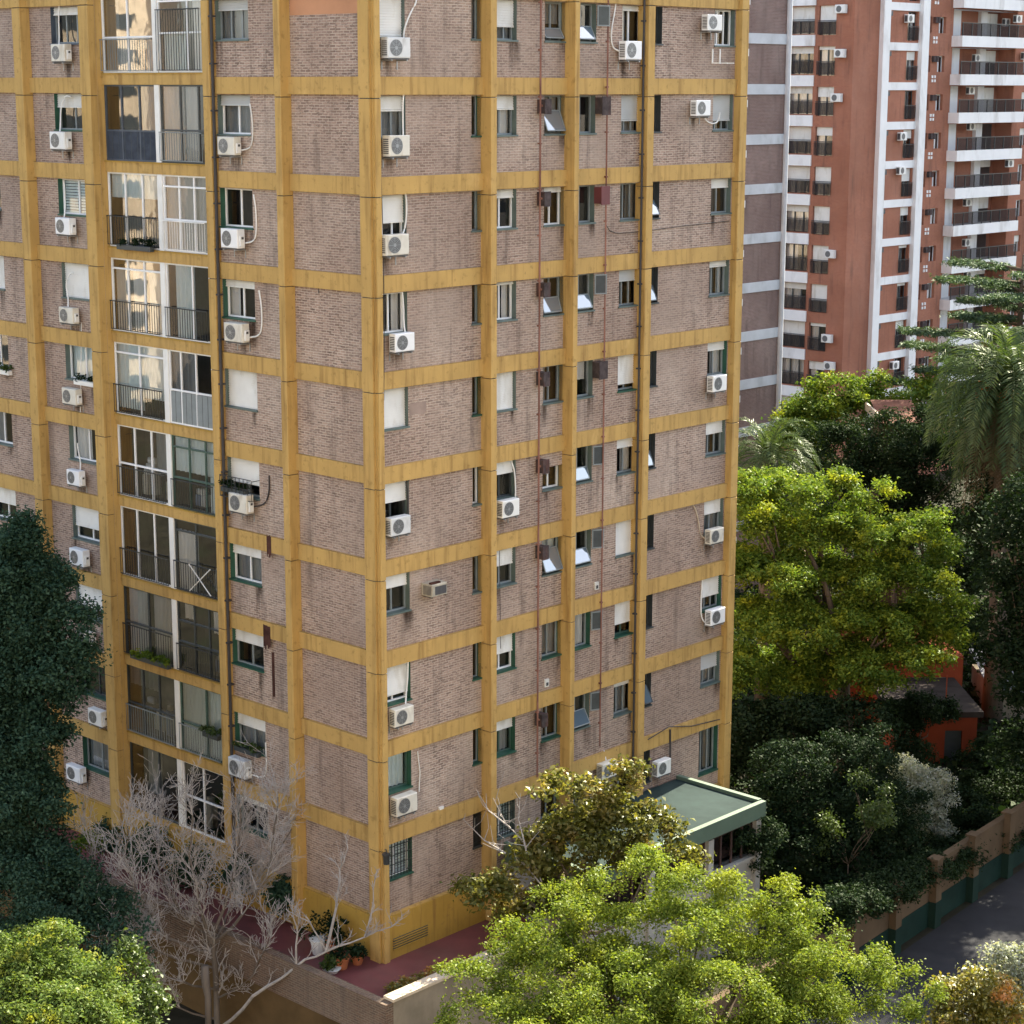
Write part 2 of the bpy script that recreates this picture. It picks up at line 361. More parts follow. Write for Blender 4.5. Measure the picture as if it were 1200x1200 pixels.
rng = random.Random(7)
def window(f, x0, x1, zb, zt, sh=0., fr='frame_grey', n=2, cur='', tilt=0, rev='reveal', shm='shutter', name='window', bars=False, panel=False, inner='interior_dark', glass='glass', thick=.05):
    """one window set into the brick: reveals, frame, mullions and room behind in its own mesh; pane, shutter, curtain, sash under it"""
    if f: holes[f].append((x0, x1, zb, zt))
    xc, W, Ht = (x0 + x1) / 2, x1 - x0, zt - zb
    a, b = -W / 2, W / 2; yo, yi = WALLY, WALLY + .21
    mb = MB()
    mb.quad((a, yo, 0), (a, yo, Ht), (a, yi, Ht), (a, yi, 0), rev); mb.quad((b, yo, 0), (b, yi, 0), (b, yi, Ht), (b, yo, Ht), rev)
    mb.quad((a, yo, Ht), (b, yo, Ht), (b, yi, Ht), (a, yi, Ht), rev)
    mb.box(a - .03, b + .03, yo - .05, yi, -.05, .001, rev)
    t = thick; m_ = MB()
    mb.box(a, a + t, yi - .02, yi + .05, .001, Ht, fr); mb.box(b - t, b, yi - .02, yi + .05, .001, Ht, fr)
    mb.box(a + t, b - t, yi - .018, yi + .048, .001, t, fr); mb.box(a + t, b - t, yi - .018, yi + .048, Ht - t, Ht, fr)
    for i in range(1, n):
        x = a + W * i / n; mb.box(x - t * .55, x + t * .55, yi - .012, yi + .04, t, Ht - t, fr)
    # the room behind
    d = yi + .55
    for q in (((a, yi + .05, 0), (a, yi + .05, Ht), (a, d, Ht), (a, d, 0)), ((b, yi + .05, 0), (b, d, 0), (b, d, Ht), (b, yi + .05, Ht)),
              ((a, yi + .05, Ht), (b, yi + .05, Ht), (b, d, Ht), (a, d, Ht)), ((a, yi + .05, 0), (a, d, 0), (b, d, 0), (b, yi + .05, 0)),
              ((a, d, 0), (b, d, 0), (b, d, Ht), (a, d, Ht))): mb.quad(*q, inner)
    if f: root = mb.build(name, BASE, onface(f, xc, 0, zb), RZ[f])
    else: root = mb.build(name)
    p = MB(); y = yi + .015
    if tilt:
        zm = Ht * tilt
        p.quad((a + t, y, zm), (b - t, y, zm), (b - t, y, Ht - t), (a + t, y, Ht - t), glass)
        s = MB(); L = zm - .03; an = R(24 + rng.uniform(-6, 8))
        mt = Matrix.Translation((0, yi - .03, zm)) @ Matrix.Rotation(-an, 4, 'X')
        bb = b - t * .8; aa = a + t * .8
        for bx in ((aa, aa + .035, -L, 0), (bb - .035, bb, -L, 0), (aa, bb, -L, -L + .035), (aa, bb, -.035, 0)):
            s.box(bx[0], bx[1], -.015, .015, bx[2], bx[3], fr, mt)
        s.box(aa + .035, bb - .035, -.004, .004, -L + .035, -.035, 'glass_sash', mt)
        s.build('tilted_sash', root)
    else: p.quad((a + t, y, t), (b - t, y, t), (b - t, y, Ht - t), (a + t, y, Ht - t), glass)
    p.build('pane', root)
    if sh > 0:
        s = MB(); zb_ = Ht - (Ht - .01) * sh; k = 0; z = Ht - .004
        while z > zb_ + .01:
            z2 = max(z - .075, zb_); s.quad((a + .012, yi - .098, z2), (b - .012, yi - .098, z2), (b - .012, yi - .062, z), (a + .012, yi - .062, z), shm)
            s.quad((a + .012, yi - .062, z2), (b - .012, yi - .062, z2), (b - .012, yi - .098, z2), (a + .012, yi - .098, z2), shm); z = z2
        s.box(a + .01, b - .01, yi - .1, yi - .06, zb_ - .03, zb_, shm); s.build('roller_shutter', root)
    if cur:
        c = MB(); m = {'c': 'curtain', 'p': 'curtain_pale', 'g': 'curtain_grey'}[cur[0]]; y = yi + .14
        k = cur[1:]
        if k == 'l': curtain_mb(c, a, a + W * .45, .02, Ht, y, m, rng)
        elif k == 'r': curtain_mb(c, b - W * .45, b, .02, Ht, y, m, rng)
        elif k == 'b':
            curtain_mb(c, a, a + W * .3, .02, Ht, y, m, rng); curtain_mb(c, b - W * .3, b, .02, Ht, y, m, rng)
        elif k == 's':
            for i in range(11):
                z = .05 + i * (Ht - .1) / 11; c.box(a + t, b - t, yi + .06, yi + .075, z, z + .075, m)
        elif k == 'h': curtain_mb(c, a, b, Ht * .45, Ht, y, m, rng)
        else: curtain_mb(c, a, b, .02, Ht, y, m, rng)
        c.build('curtain', root)
    if bars:
        g = MB()
        for i in range(9): x = a + W * (i + .5) / 9; g.box(x - .009, x + .009, yo + .02, yo + .04, 0.005, Ht, 'iron')
        for i in range(4): z = Ht * (i + .5) / 4; g.box(a, b, yo + .005, yo + .02, z - .01, z + .01, 'iron')
        g.build('window_bars', root)
    if panel:
        g = MB(); mt = Matrix.Translation((b + .02, yo - .02, Ht * .42)) @ Matrix.Rotation(R(-rng.uniform(14, 40)), 4, 'Z')
        for q in ((0, .42, 0, .04), (0, .42, .60, .64), (0, .04, .04, .60), (.38, .42, .04, .60)): g.box(q[0], q[1], -.02, .02, q[2], q[3], 'frame_grey', mt)
        g.box(.04, .38, -.006, .006, .04, .60, 'smoked', mt); g.build('open_sash', root)
    return root
plain('smoked', (.07, .08, .085), .15, .2, 2, bmp=0)
m, t, b = nodes('glass_sash'); b.inputs['Base Color'].default_value = (.12, .17, .22, 1); b.inputs['Roughness'].default_value = .04
b.inputs['Specular IOR Level'].default_value = 1.; b.inputs['IOR'].default_value = 2.2; MATS['glass_sash'] = m

g, wf, dk, gn, bl_ = 'frame_grey', 'white_clean', 'frame_dark', 'frame_green', 'frame_blue'
RG = 'reveal_green'
def row(f, xr, specs, **kw):
    for s, sp in enumerate(specs):
        if sp is None: continue
        k = dict(kw); k.update(sp); zt = bt(s) + WT + k.pop('dz', 0); hh = k.pop('h', WT - WB)
        if s >= 7 and 'rev' not in k: k['rev'] = RG if rng.random() < .55 else 'reveal'
        window(f, xr[0], xr[1], zt - hh, zt, **k)
D_ = dict
row('R', (.2, 1.37), [D_(sh=1., n=2), D_(sh=.35, n=3, cur='g'), D_(sh=.66, fr=wf, n=3), D_(fr=wf, cur='cb', n=2), D_(sh=1.), D_(sh=.5, n=2, fr=dk), D_(sh=.33, fr=g, n=2), D_(sh=.8, fr=wf, n=2), D_(fr=gn, n=1, cur='p', rev=RG), D_(fr=wf, cur='ps', n=2, bars=True)])
row('R', (4.07, 4.46), [D_(n=1, cur='g'), D_(n=1, rev=RG), D_(n=1, cur='p', fr=g), D_(n=1, inner='interior_brown'), D_(n=1, rev=RG), D_(n=2, fr=wf, cur='cl'), D_(n=1), D_(n=1), D_(n=1, rev=RG), D_(n=1, bars=True, rev='frame_dark')], name='narrow_window', fr=g, thick=.03)
row('R', (4.9, 6.02), [D_(sh=.66, n=3, cur='g'), D_(sh=.34, cur='cr', n=2), D_(sh=.2, fr=wf), D_(sh=.06, fr=wf, cur='cb'), D_(sh=1.), D_(sh=.33, n=2, fr=dk, cur=''), D_(sh=.45), D_(sh=.52, fr=wf, n=2), D_(sh=.3, cur='g', n=2, fr=gn, rev=RG), D_(fr=wf, cur='ps', n=2, bars=True)])
row('R', (7.27, 8.2), [D_(tilt=.34, cur='gh'), D_(tilt=.62, cur='g'), D_(fr=wf, n=2, sh=.12), D_(tilt=.46, n=2), D_(n=2, cur='gl'), D_(fr=wf, n=2, dz=-.45, h=.72), D_(tilt=.7, cur='ph'), D_(n=2, cur='g', tilt=.0), D_(n=2, cur='gl', rev=RG), D_(n=2)], fr=g)
row('R', (8.6, 9.66), [D_(tilt=.42, panel=True), D_(n=2, fr=g), D_(n=2), D_(tilt=.44, panel=True, n=2), D_(n=1, cur='ch', fr=g), D_(tilt=.4, panel=True), D_(tilt=.46, panel=True, n=2), D_(n=2, cur='cb', panel=True, inner='interior_brown'), D_(tilt=.5, panel=True, n=2), D_(n=2)], fr=g)
row('R', (10.92, 12.0), [D_(sh=.12, fr=wf, n=2, cur='cl'), D_(sh=.68, shm='shutter_grey', n=3, cur='g'), D_(n=3, cur='gr'), D_(sh=.3, n=3, shm='shutter_grey'), D_(sh=.82, rev=RG), D_(sh=.25, cur='cr', n=2), D_(sh=1.), D_(sh=.66, rev=RG, fr=gn), D_(sh=.14, cur='gr', n=3), D_(n=2, dz=-.2)])
row('R', (12.4, 12.92), [D_(), D_(), D_(tilt=.5), D_(tilt=.5), D_(cur='p'), D_(tilt=.5), D_(), D_(), D_(tilt=.6), D_()], name='narrow_window', fr=dk, n=1, rev='frame_dark')
row('R', (15.7, 16.8), [D_(n=3, cur='pl', fr=wf), D_(sh=.72, shm='shutter_grey', n=3), D_(sh=.25, inner='interior_brown', n=2), D_(sh=.16, cur='cb', n=3), D_(sh=.24, cur='cr', rev=RG), D_(sh=.36, n=3), D_(sh=.42, cur='g'), D_(sh=.6, rev=RG, n=3), D_(sh=.5, shm='shutter_grey', n=3, cur='g'), D_(n=3, cur='gr', fr=g, h=1.7)])
row('L', (-15.78, -13.95), [D_(sh=.2, n=3, fr=g, rev='frame_blue'), D_(sh=.36, n=2, rev=RG), D_(fr=wf, cur='ps', rev=RG), D_(sh=1.), D_(cur='p', fr=wf, n=2), D_(fr=wf, cur='cl', n=2), D_(sh=.62, fr=wf), D_(sh=.68), D_(n=2, fr=dk), D_(n=2, cur='g', rev=RG)])
row('L', (-7.1, -5.55), [D_(sh=.25, shm='shutter_grey', cur='g', n=3), D_(fr=wf, sh=.25, shm='shutter_grey', cur='g', n=2), D_(fr=wf, n=2, rev=RG), D_(sh=.18, fr=wf, cur='cb', rev=RG, n=2), D_(sh=1.), D_(sh=.66, bars=False), D_(sh=.26, fr=wf, cur='g', rev=RG), D_(sh=.34, rev=RG, n=2, fr=g), D_(sh=.36, rev=RG, cur='g'), D_(sh=.2, n=2)])
row('L', (-20.9, -19.3), [D_(sh=.4), D_(sh=.3), D_(sh=.2), D_(sh=1., fr=wf), D_(fr=wf), D_(fr=wf, cur='gl'), D_(sh=.5, fr=wf), D_(sh=.5), D_(), D_()])

# brick skins, one per face, with the openings left out; recessed bay on the left face
LB0, LB1 = -13.3, -7.5                          # the glazed bay
zt_all = bt(KMIN) + 1.1
for f, (x0, x1) in (('R', (-.12, LEN_R)), ('L', (-LEN_L, .12))):
    mb = MB()
    h = list(holes[f])
    if f == 'L': h.append((LB0, LB1, bt(KMAX) + .02, zt_all - .9))
    wall(f, x0, x1, bt(KMAX), zt_all, WALLY, 'brick_main', h, mb)
    if f == 'L':
        mb.quad((LB0, WALLY, bt(KMAX)), (LB0, WALLY, zt_all), (LB0, 1.6, zt_all), (LB0, 1.6, bt(KMAX)), 'yellow')
        mb.quad((LB1, WALLY, bt(KMAX)), (LB1, 1.6, bt(KMAX)), (LB1, 1.6, zt_all), (LB1, WALLY, zt_all), 'yellow')
    mb.build('brick_wall', BASE, (0, 0, 0), RZ[f])
# rear walls and roof close the block
P = [onface('R', .12, .12, 0), onface('R', LEN_R, .12, 0), None, onface('L', -LEN_L, .12, 0)]
P[2] = (P[1][0] + P[3][0] - P[0][0], P[1][1] + P[3][1] - P[0][1], 0)
mb = MB()
for a, b in ((1, 2), (2, 3)): mb.quad((*P[a][:2], 0), (*P[b][:2], 0), (*P[b][:2], zt_all), (*P[a][:2], zt_all), 'brick_main')
mb.build('rear_wall', BASE)
mb = MB(); mb.prism([p[:2] for p in P], zt_all, zt_all + .3, 'pale_concrete'); mb.build('roof', BASE)
# plinth
mb = MB()
mb.box(-.1, LEN_R, -.06, .3, -.0, bt(KMAX) - .02, 'yellow_dark'); pl = mb.build('plinth', BASE, (0, 0, 0), RZ['R'])
mb = MB(); mb.box(-LEN_L, .0, -.06, .3, 0, bt(KMAX) - .02, 'yellow_dark'); mb.build('plinth', BASE, (0, 0, 0), RZ['L'])
for f, x in (('R', 1.1), ('R', 9.0)):
    mb = MB(); mb.box(x - .75, x + .75, -.065, -.062, TERZ + .28, TERZ + .66, 'frame_dark')
    for i in range(5): mb.box(x - .75, x + .75, -.095, -.066, TERZ + .28 + i * .08, TERZ + .31 + i * .08, 'yellow_dark')
    mb.build('plinth_vent', BASE, (0, 0, 0), RZ[f])

# beams
for k in range(KMIN, KMAX + 1):
    z1 = bt(k); z0 = z1 - .50
    mb = MB(); mb.box(.05, LEN_R - .2, 0, .3, z0, z1, 'yellow'); mb.build('beam', BASE, (0, 0, 0), RZ['R'])
    mb = MB(); mb.box(LB1 + .38, -.05, 0, .3, z0, z1, 'yellow'); mb.build('beam', BASE, (0, 0, 0), RZ['L'])
    mb = MB(); mb.box(-LEN_L + .1, LB0 - .05, 0, .3, z0, z1, 'yellow'); mb.build('beam', BASE, (0, 0, 0), RZ['L'])
    mb = MB(); mb.box(LB0 + .01, LB1 - .01, .30, 1.6, z1 - .23, z1 + .14, 'yellow'); mb.box(LB0 + .01, LB1 - .01, .27, .30, z1 + .10, z1 + .14, 'yellow_dark')
    mb.build('balcony_beam', BASE, (0, 0, 0), RZ['L'])
# columns, cut by a joint at each floor
def column(f, x0, x1, out, zlow, back=.28):
    mb = MB(); e = .012
    zs = [zlow] + [bt(k) - .52 - .06 * ((k * 7) % 3) for k in range(KMAX - 1, KMIN - 1, -1)] + [zt_all]
    if zs[1] < zlow + .3: zs.pop(1)
    for a, b in zip(zs[:-1], zs[1:]): mb.bevbox(x0, x1, -out, back, a + e, b - e, .012, 'yellow')
    mb.box(x0 + .03, x1 - .03, -out + .03, back - .01, zlow, zt_all - .05, 'dark_pipe')
    mb.build('column', BASE, (0, 0, 0), RZ[f])
for x0, x1, out in ((4.46, 4.72, .31), (8.2, 8.42, .31), (11.86, 12.2, .2), (16.86, 17.25, .15)): column('R', x0, x1, out, TERZ)
for x0, x1, out, bk in ((-3.95, -3.66, .28, .28), (-7.47, -7.13, .15, .28), (-8.04, -7.48, .02, .28), (-13.85, -13.31, .15, .28), (-17.5, -17.02, .26, .28), (-LEN_L, -LEN_L + .5, .26, .28)):
    if (x0, x1) == (-8.04, -7.48): continue
    column('L', x0, x1, out, TERZ, bk)
# corner column, an L with a notched arris
cp = []
for q in ((('R', .13, .1)), ('R', .13, -.17), ('R', -.07, -.17), ('R', -.07, -.10), ('R', -.11, -.10)): cp.append(onface(*q, 0)[:2])
for q in (('L', .02, -.09), ('L', .02, -.17), ('L', -.42, -.17), ('L', -.42, .1)): cp.append(onface(*q, 0)[:2])
cp.append(onface('R', .5, .5, 0)[:2])
mb = MB(); zs = [0] + [bt(k) - .55 - .05 * (k % 2) for k in range(KMAX - 1, KMIN - 1, -1)] + [zt_all]
for a, b in zip(zs[:-1], zs[1:]): mb.prism(list(reversed(cp)), a + .014, b - .014, 'yellow')
cc = np.mean(np.array(cp), 0); mb.prism([tuple(cc + (np.array(p) - cc) * .9) for p in reversed(cp)], 0, zt_all - .1, 'dark_pipe')
mb.build('corner_column', BASE)
mb = MB(); zL = bt(9) - .62; mb.tube([onface('R', -.05, -.19, zL + .12), onface('R', -.11, -.30, zL + .16), onface('R', -.11, -.30, zL - .02)], .018, 'iron')
mb.prism([onface('R', -.11 + .1 * math.cos(i * 1.047), -.30 + .1 * math.sin(i * 1.047), 0)[:2] for i in range(6)], zL - .3, zL - .02, 'iron')
mb.prism([onface('R', -.11 + .14 * math.cos(i * 1.047), -.30 + .14 * math.sin(i * 1.047), 0)[:2] for i in range(6)], zL - .02, zL + .03, 'iron')
tag(mb.build('wall_lantern', None, (CX, CY, 0)), 'small dark lantern fixed to the corner column near the ground', 'lamp')
# downpipes and rusty gas flues
def pipe(name, f, x, y, z0, z1, r, m, clamps=True):
    mb = MB(); mb.tube([(x, y, z0), (x, y, z1)], r, m, 8)
    if clamps:
        z = z0 + .8
        while z < z1: mb.box(x - r * 1.5, x + r * 1.5, y - r * 1.3, y + r * 2.5, z, z + .05, m); z += 1.4
    mb.build(name, BASE, (0, 0, 0), RZ[f])
pipe('drain_pipe', 'R', 11.77, -.07, TERZ + 1, zt_all, .036, 'dark_pipe'); pipe('drain_pipe', 'R', 12.27, -.04, TERZ + 1, zt_all, .026, 'dark_pipe')
pipe('drain_pipe', 'L', -7.05, -.08, TERZ + 1, zt_all, .05, 'dark_pipe'); pipe('drain_pipe', 'R', 4.77, -.04, TERZ + 4, bt(1) + 3, .018, 'dark_pipe', False)
xf = fx(632, 300, 'R', .05)[0]; xg = fx(709, 300, 'R', .05)[0]
pipe('gas_flue', 'R', xf, -.06, bt(9), zt_all, .03, 'rust_pipe'); pipe('gas_flue', 'R', xg, -.06, bt(9) + .3, zt_all, .026, 'rust_pipe')
for s in range(0, 9):
    if s in (1, 2, 3, 4, 5, 6, 8):
        z = bt(s) + WT - .32; mb = MB(); mb.box(xf + .05, xf + .30, -.2, WALLY, z - .22, z + .2, 'flue'); mb.box(xf + .03, xf + .32, -.23, -.2, z - .24, z + .22, 'flue')
        mb.tube([(xf + .1, -.1, z), (xf, -.06, z + .02)], .04, 'rust_pipe'); mb.build('flue_box', BASE, (0, 0, 0), RZ['R'])
    if s in (1, 2, 4):
        z = bt(s) + WT - .3; mb = MB(); mb.box(xg - .38, xg - .05, -.2, WALLY, z - .28, z + .24, 'flue' if s != 2 else 'terrace_red'); mb.box(xg - .42, xg - .01, -.23, -.2, z - .31, z + .27, 'flue' if s != 2 else 'terrace_red')
        mb.build('flue_box', BASE, (0, 0, 0), RZ['R'])
# marks on the walls: painted repair, mortar patch, rust runs, small vents, loose cables
def decal(name, f, x0, x1, z0, z1, y, m, n=9, jag=.0):
    mb = MB(); r = random.Random(int(abs(x0) * 100 + z0 * 10)); xs = [x0 + (x1 - x0) * i / n for i in range(n + 1)]
    for i in range(n):
        d = r.uniform(0, jag); u = r.uniform(0, jag * .2); mb.quad((xs[i], y, z0 + d), (xs[i + 1], y, z0 + d), (xs[i + 1], y, z1 - u), (xs[i], y, z1 - u), m)
    mb.build(name, BASE, (0, 0, 0), RZ[f])
a0 = fx(421, 16, 'L', -.12)[1]
decal('painted_patch', 'L', -3.64, -.43, a0, bt(0) - .5, WALLY - .004, 'salmon')
u0, z0 = fx(480, 490, 'R', -.12); u1, z1 = fx(500, 470, 'R', -.12); decal('mortar_patch', 'R', u0, u1, z0, z1, WALLY - .004, 'patch', 8, .1)
for x, y0, y1, w_ in ((316, 628, 655, .22), (314, 733, 765, .35), (318, 765, 825, .14)):
    u0, z1 = fx(x, y0, 'L', 0); _, z0 = fx(x, y1, 'L', 0)
    onbeam = y0 < 760
    decal('rust_run', 'L', u0 - w_ / 2, u0 + w_ / 2, z0, z1, (-.004 if onbeam else WALLY - .004), 'rust_stain', 5, .25)
for x, y in ((642, 800), (700, 686), (519, 950)):
    u0, z0 = fx(x, y, 'R', -.1); mb = MB(); mb.box(u0 - .09, u0 + .09, .06, WALLY, z0 - .13, z0 + .13, 'white'); mb.box(u0 - .05, u0 + .05, .05, .06, z0 - .09, z0 + .02, 'frame_dark'); mb.build('wall_vent', BASE, (0, 0, 0), RZ['R'])
m = bpy.data.materials.new('stain'); m.use_nodes = True; t = m.node_tree; t.nodes.clear(); o_ = t.nodes.new('ShaderNodeOutputMaterial')
tr_ = t.nodes.new('ShaderNodeBsdfTransparent'); df = t.nodes.new('ShaderNodeBsdfDiffuse'); df.inputs[0].default_value = (.055, .036, .028, 1); mx_ = t.nodes.new('ShaderNodeMixShader')
tc = t.nodes.new('ShaderNodeUVMap'); sx = t.nodes.new('ShaderNodeSeparateXYZ'); t.links.new(tc.outputs[0], sx.inputs[0])
def mth(op, a, b):
    n = t.nodes.new('ShaderNodeMath'); n.operation = op; n.use_clamp = True
    for i, v in enumerate((a, b)):
        if hasattr(v, 'links'): t.links.new(v, n.inputs[i])
        else: n.inputs[i].default_value = v
    return n.outputs[0]
ed = ramp(t, sx.outputs[0], .0, .3, 0, 1); ed2 = ramp(t, sx.outputs[0], .7, 1., 1, 0); vt = ramp(t, sx.outputs[1], .0, .9, 0, 1)
al = mth('MULTIPLY', mth('MULTIPLY', ed, ed2), mth('MULTIPLY', vt, ramp(t, noise(t, 2.2, 6, (2.4, 2.4, .3)), .36, .64, 0, .8)))
t.links.new(al, mx_.inputs[0]); t.links.new(tr_.outputs[0], mx_.inputs[1]); t.links.new(df.outputs[0], mx_.inputs[2]); t.links.new(mx_.outputs[0], o_.inputs[0]); MATS['stain'] = m
NST = [0]
def stain(f, x, ztop, w_, h_, y=None):
    NST[0] += 1
    if NST[0] > 99: return
    y = WALLY - .006 if y is None else y
    me = bpy.data.meshes.new('drip_stain'); me.from_pydata([(x - w_ / 2, y, ztop - h_), (x + w_ / 2, y, ztop - h_), (x + w_ / 2, y, ztop), (x - w_ / 2, y, ztop)], [], [(0, 1, 2, 3)])
    me.materials.append(m_stain); uv = me.uv_layers.new(name='UVMap'); uv.data.foreach_set('uv', [0, 0, 1, 0, 1, 1, 0, 1]); link('drip_stain', me, BASE, (0, 0, 0), RZ[f])
m_stain = m
for f, hs in holes.items():
    for h in hs:
        if h[1] - h[0] > .8 and rng.random() < .62: stain(f, h[0] + rng.choice([.1, .9]) * (h[1] - h[0]), h[2] - .06, rng.uniform(.25, .6), rng.uniform(.5, 1.0))
def cable(f, pts, r=.012, m='dark_pipe', off=-.1, name='cable'):
    mb = MB(); q = []
    for x, y in pts: u_, z_ = fx(x, y, f, off); q.append((u_, -off - .012 if off > 0 else WALLY - .03, z_))
    mb.tube(q, r, m, 5); mb.build(name, BASE, (0, 0, 0), RZ[f])
cable('R', [(709, 262), (714, 270), (722, 273), (740, 272), (756, 270), (800, 264), (854, 258)])
cable('R', [(761, 866), (785, 851), (812, 850), (845, 842)], .02, off=.02)
cable('R', [(787, 900), (787, 854)], .035, 'dark_pipe', off=.02)
cable('R', [(445, 190), (447, 240), (449, 300), (450, 380), (450, 470)], .012, off=.02)
cable('R', [(586, 640), (588, 760)], .01); cable('R', [(491, 881), (494, 905), (493, 928)], .02, 'white')
cable('L', [(95, 500), (96, 380), (80, 375)], .015, 'white'); cable('L', [(372, 330), (374, 345)], .012)

# ------------------------------------------------------------------ glazed balconies on the left face
def balcony(x0, x1, zb, zt, fr, cols, trans, lower, cur='', inner='interior_dark', rail=None, glass='glass_mid', clutter=0):
    y = .40; W = x1 - x0; Ht = zt - zb; mb = MB(); t = .05
    mb.box(0, t, y - .03, y + .04, 0, Ht, fr); mb.box(W - t, W, y - .03, y + .04, 0, Ht, fr)
    mb.box(t, W - t, y - .028, y + .038, 0, t, fr); mb.box(t, W - t, y - .028, y + .038, Ht - t, Ht, fr)
    xs = [W * c for c in cols]
    for x in xs: mb.box(x - .028, x + .028, y - .024, y + .034, t, Ht - t, fr)
    for z in trans: mb.box(t, W - t, y - .035, y + .028, Ht * z - .028, Ht * z + .028, fr)
    d = y + 1.1
    mb.quad((0, d, 0), (W, d, 0), (W, d, Ht), (0, d, Ht), inner); mb.quad((0, y + .05, .001), (0, d, .001), (W, d, .001), (W, y + .05, .001), inner)
    mb.quad((0, y + .05, 0), (0, y + .05, Ht), (0, d, Ht), (0, d, 0), inner); mb.quad((W, y + .05, 0), (W, d, 0), (W, d, Ht), (W, y + .05, Ht), inner)
    mb.quad((0, y + .05, Ht - .002), (W, y + .05, Ht - .002), (W, d, Ht - .002), (0, d, Ht - .002), inner)
    root = mb.build('balcony_glazing', BASE, onface('L', x0, 0, zb), RZ['L'])
    p = MB(); p.quad((t, y + .01, t), (W - t, y + .01, t), (W - t, y + .01, Ht - t), (t, y + .01, Ht - t), glass); p.build('pane', root)
    if lower:
        q = MB(); kind, m, hh = lower
        if kind == 'panel':
            q.box(t, W - t, y - .02, y, t, Ht * hh, m); n = 8
            for i in range(1, n): q.box(W * i / n - .006, W * i / n + .006, y - .026, y - .02, t, Ht * hh, 'frame_dark')
        else:
            q.box(0.02, W - .02, y - .16, y - .12, Ht * hh - .03, Ht * hh, m); q.box(0.02, W - .02, y - .15, y - .125, .06, .085, m)
            n = int(W / .13)
            for i in range(n + 1): x = .03 + (W - .06) * i / n; q.box(x - .008, x + .008, y - .145, y - .13, .085, Ht * hh - .03, m)
            if kind == 'mesh': q.box(.04, W - .04, y - .118, y - .114, .1, Ht * hh - .05, 'mesh_panel')
            if kind == 'cross':
                q.tube([(W * .4, y - .17, .12), (W * .9, y - .17, Ht * hh)], .02, 'white'); q.tube([(W * .9, y - .17, .12), (W * .4, y - .17, Ht * hh)], .02, 'white')
        q.build('balcony_railing', root)
    for c_ in (cur if isinstance(cur, list) else [cur] if cur else []):
        c = MB(); a_, b_, z0_, z1_, m = c_; curtain_mb(c, W * a_, W * b_, Ht * z0_, Ht * z1_, y + .13, m, rng, .04)
        c.build('curtain', root)
    for i in range(clutter):
        c = MB(); x = rng.uniform(.2, W - .6); ww = rng.uniform(.25, .5); hh = rng.uniform(.4, 1.1); yy = y + rng.uniform(.35, .7)
        mm = rng.choice(['cloth_blue', 'white', 'terracotta', 'beige', 'interior_brown', 'curtain_grey'])
        c.bevbox(x, x + ww, yy, yy + .3, .03, hh, .04, mm); c.bevbox(x + .04, x + ww - .06, yy + .03, yy + .26, hh, hh + .2, .06, rng.choice(['white', 'beige', 'blue_cloth'])); c.build('stored_box', root)
    return root
m = bpy.data.materials.new('mesh_panel'); m.use_nodes = True; t = m.node_tree; t.nodes.clear(); o_ = t.nodes.new('ShaderNodeOutputMaterial')
tr_ = t.nodes.new('ShaderNodeBsdfTransparent'); df = t.nodes.new('ShaderNodeBsdfDiffuse'); df.inputs[0].default_value = (.5, .52, .52, 1); mx_ = t.nodes.new('ShaderNodeMixShader'); mx_.inputs[0].default_value = .45
t.links.new(tr_.outputs[0], mx_.inputs[1]); t.links.new(df.outputs[0], mx_.inputs[2]); t.links.new(mx_.outputs[0], o_.inputs[0]); MATS['mesh_panel'] = m
UL, UR = (LB0 + .02, -10.56), (-10.30, -8.07)
mb = MB(); mb.box(-8.06, LB1 - .01, .36, 1.2, bt(KMAX), zt_all, 'yellow'); mb.build('bay_jamb', BASE, (0, 0, 0), RZ['L'])
CC, CP, CG = 'curtain', 'curtain_pale', 'curtain_grey'
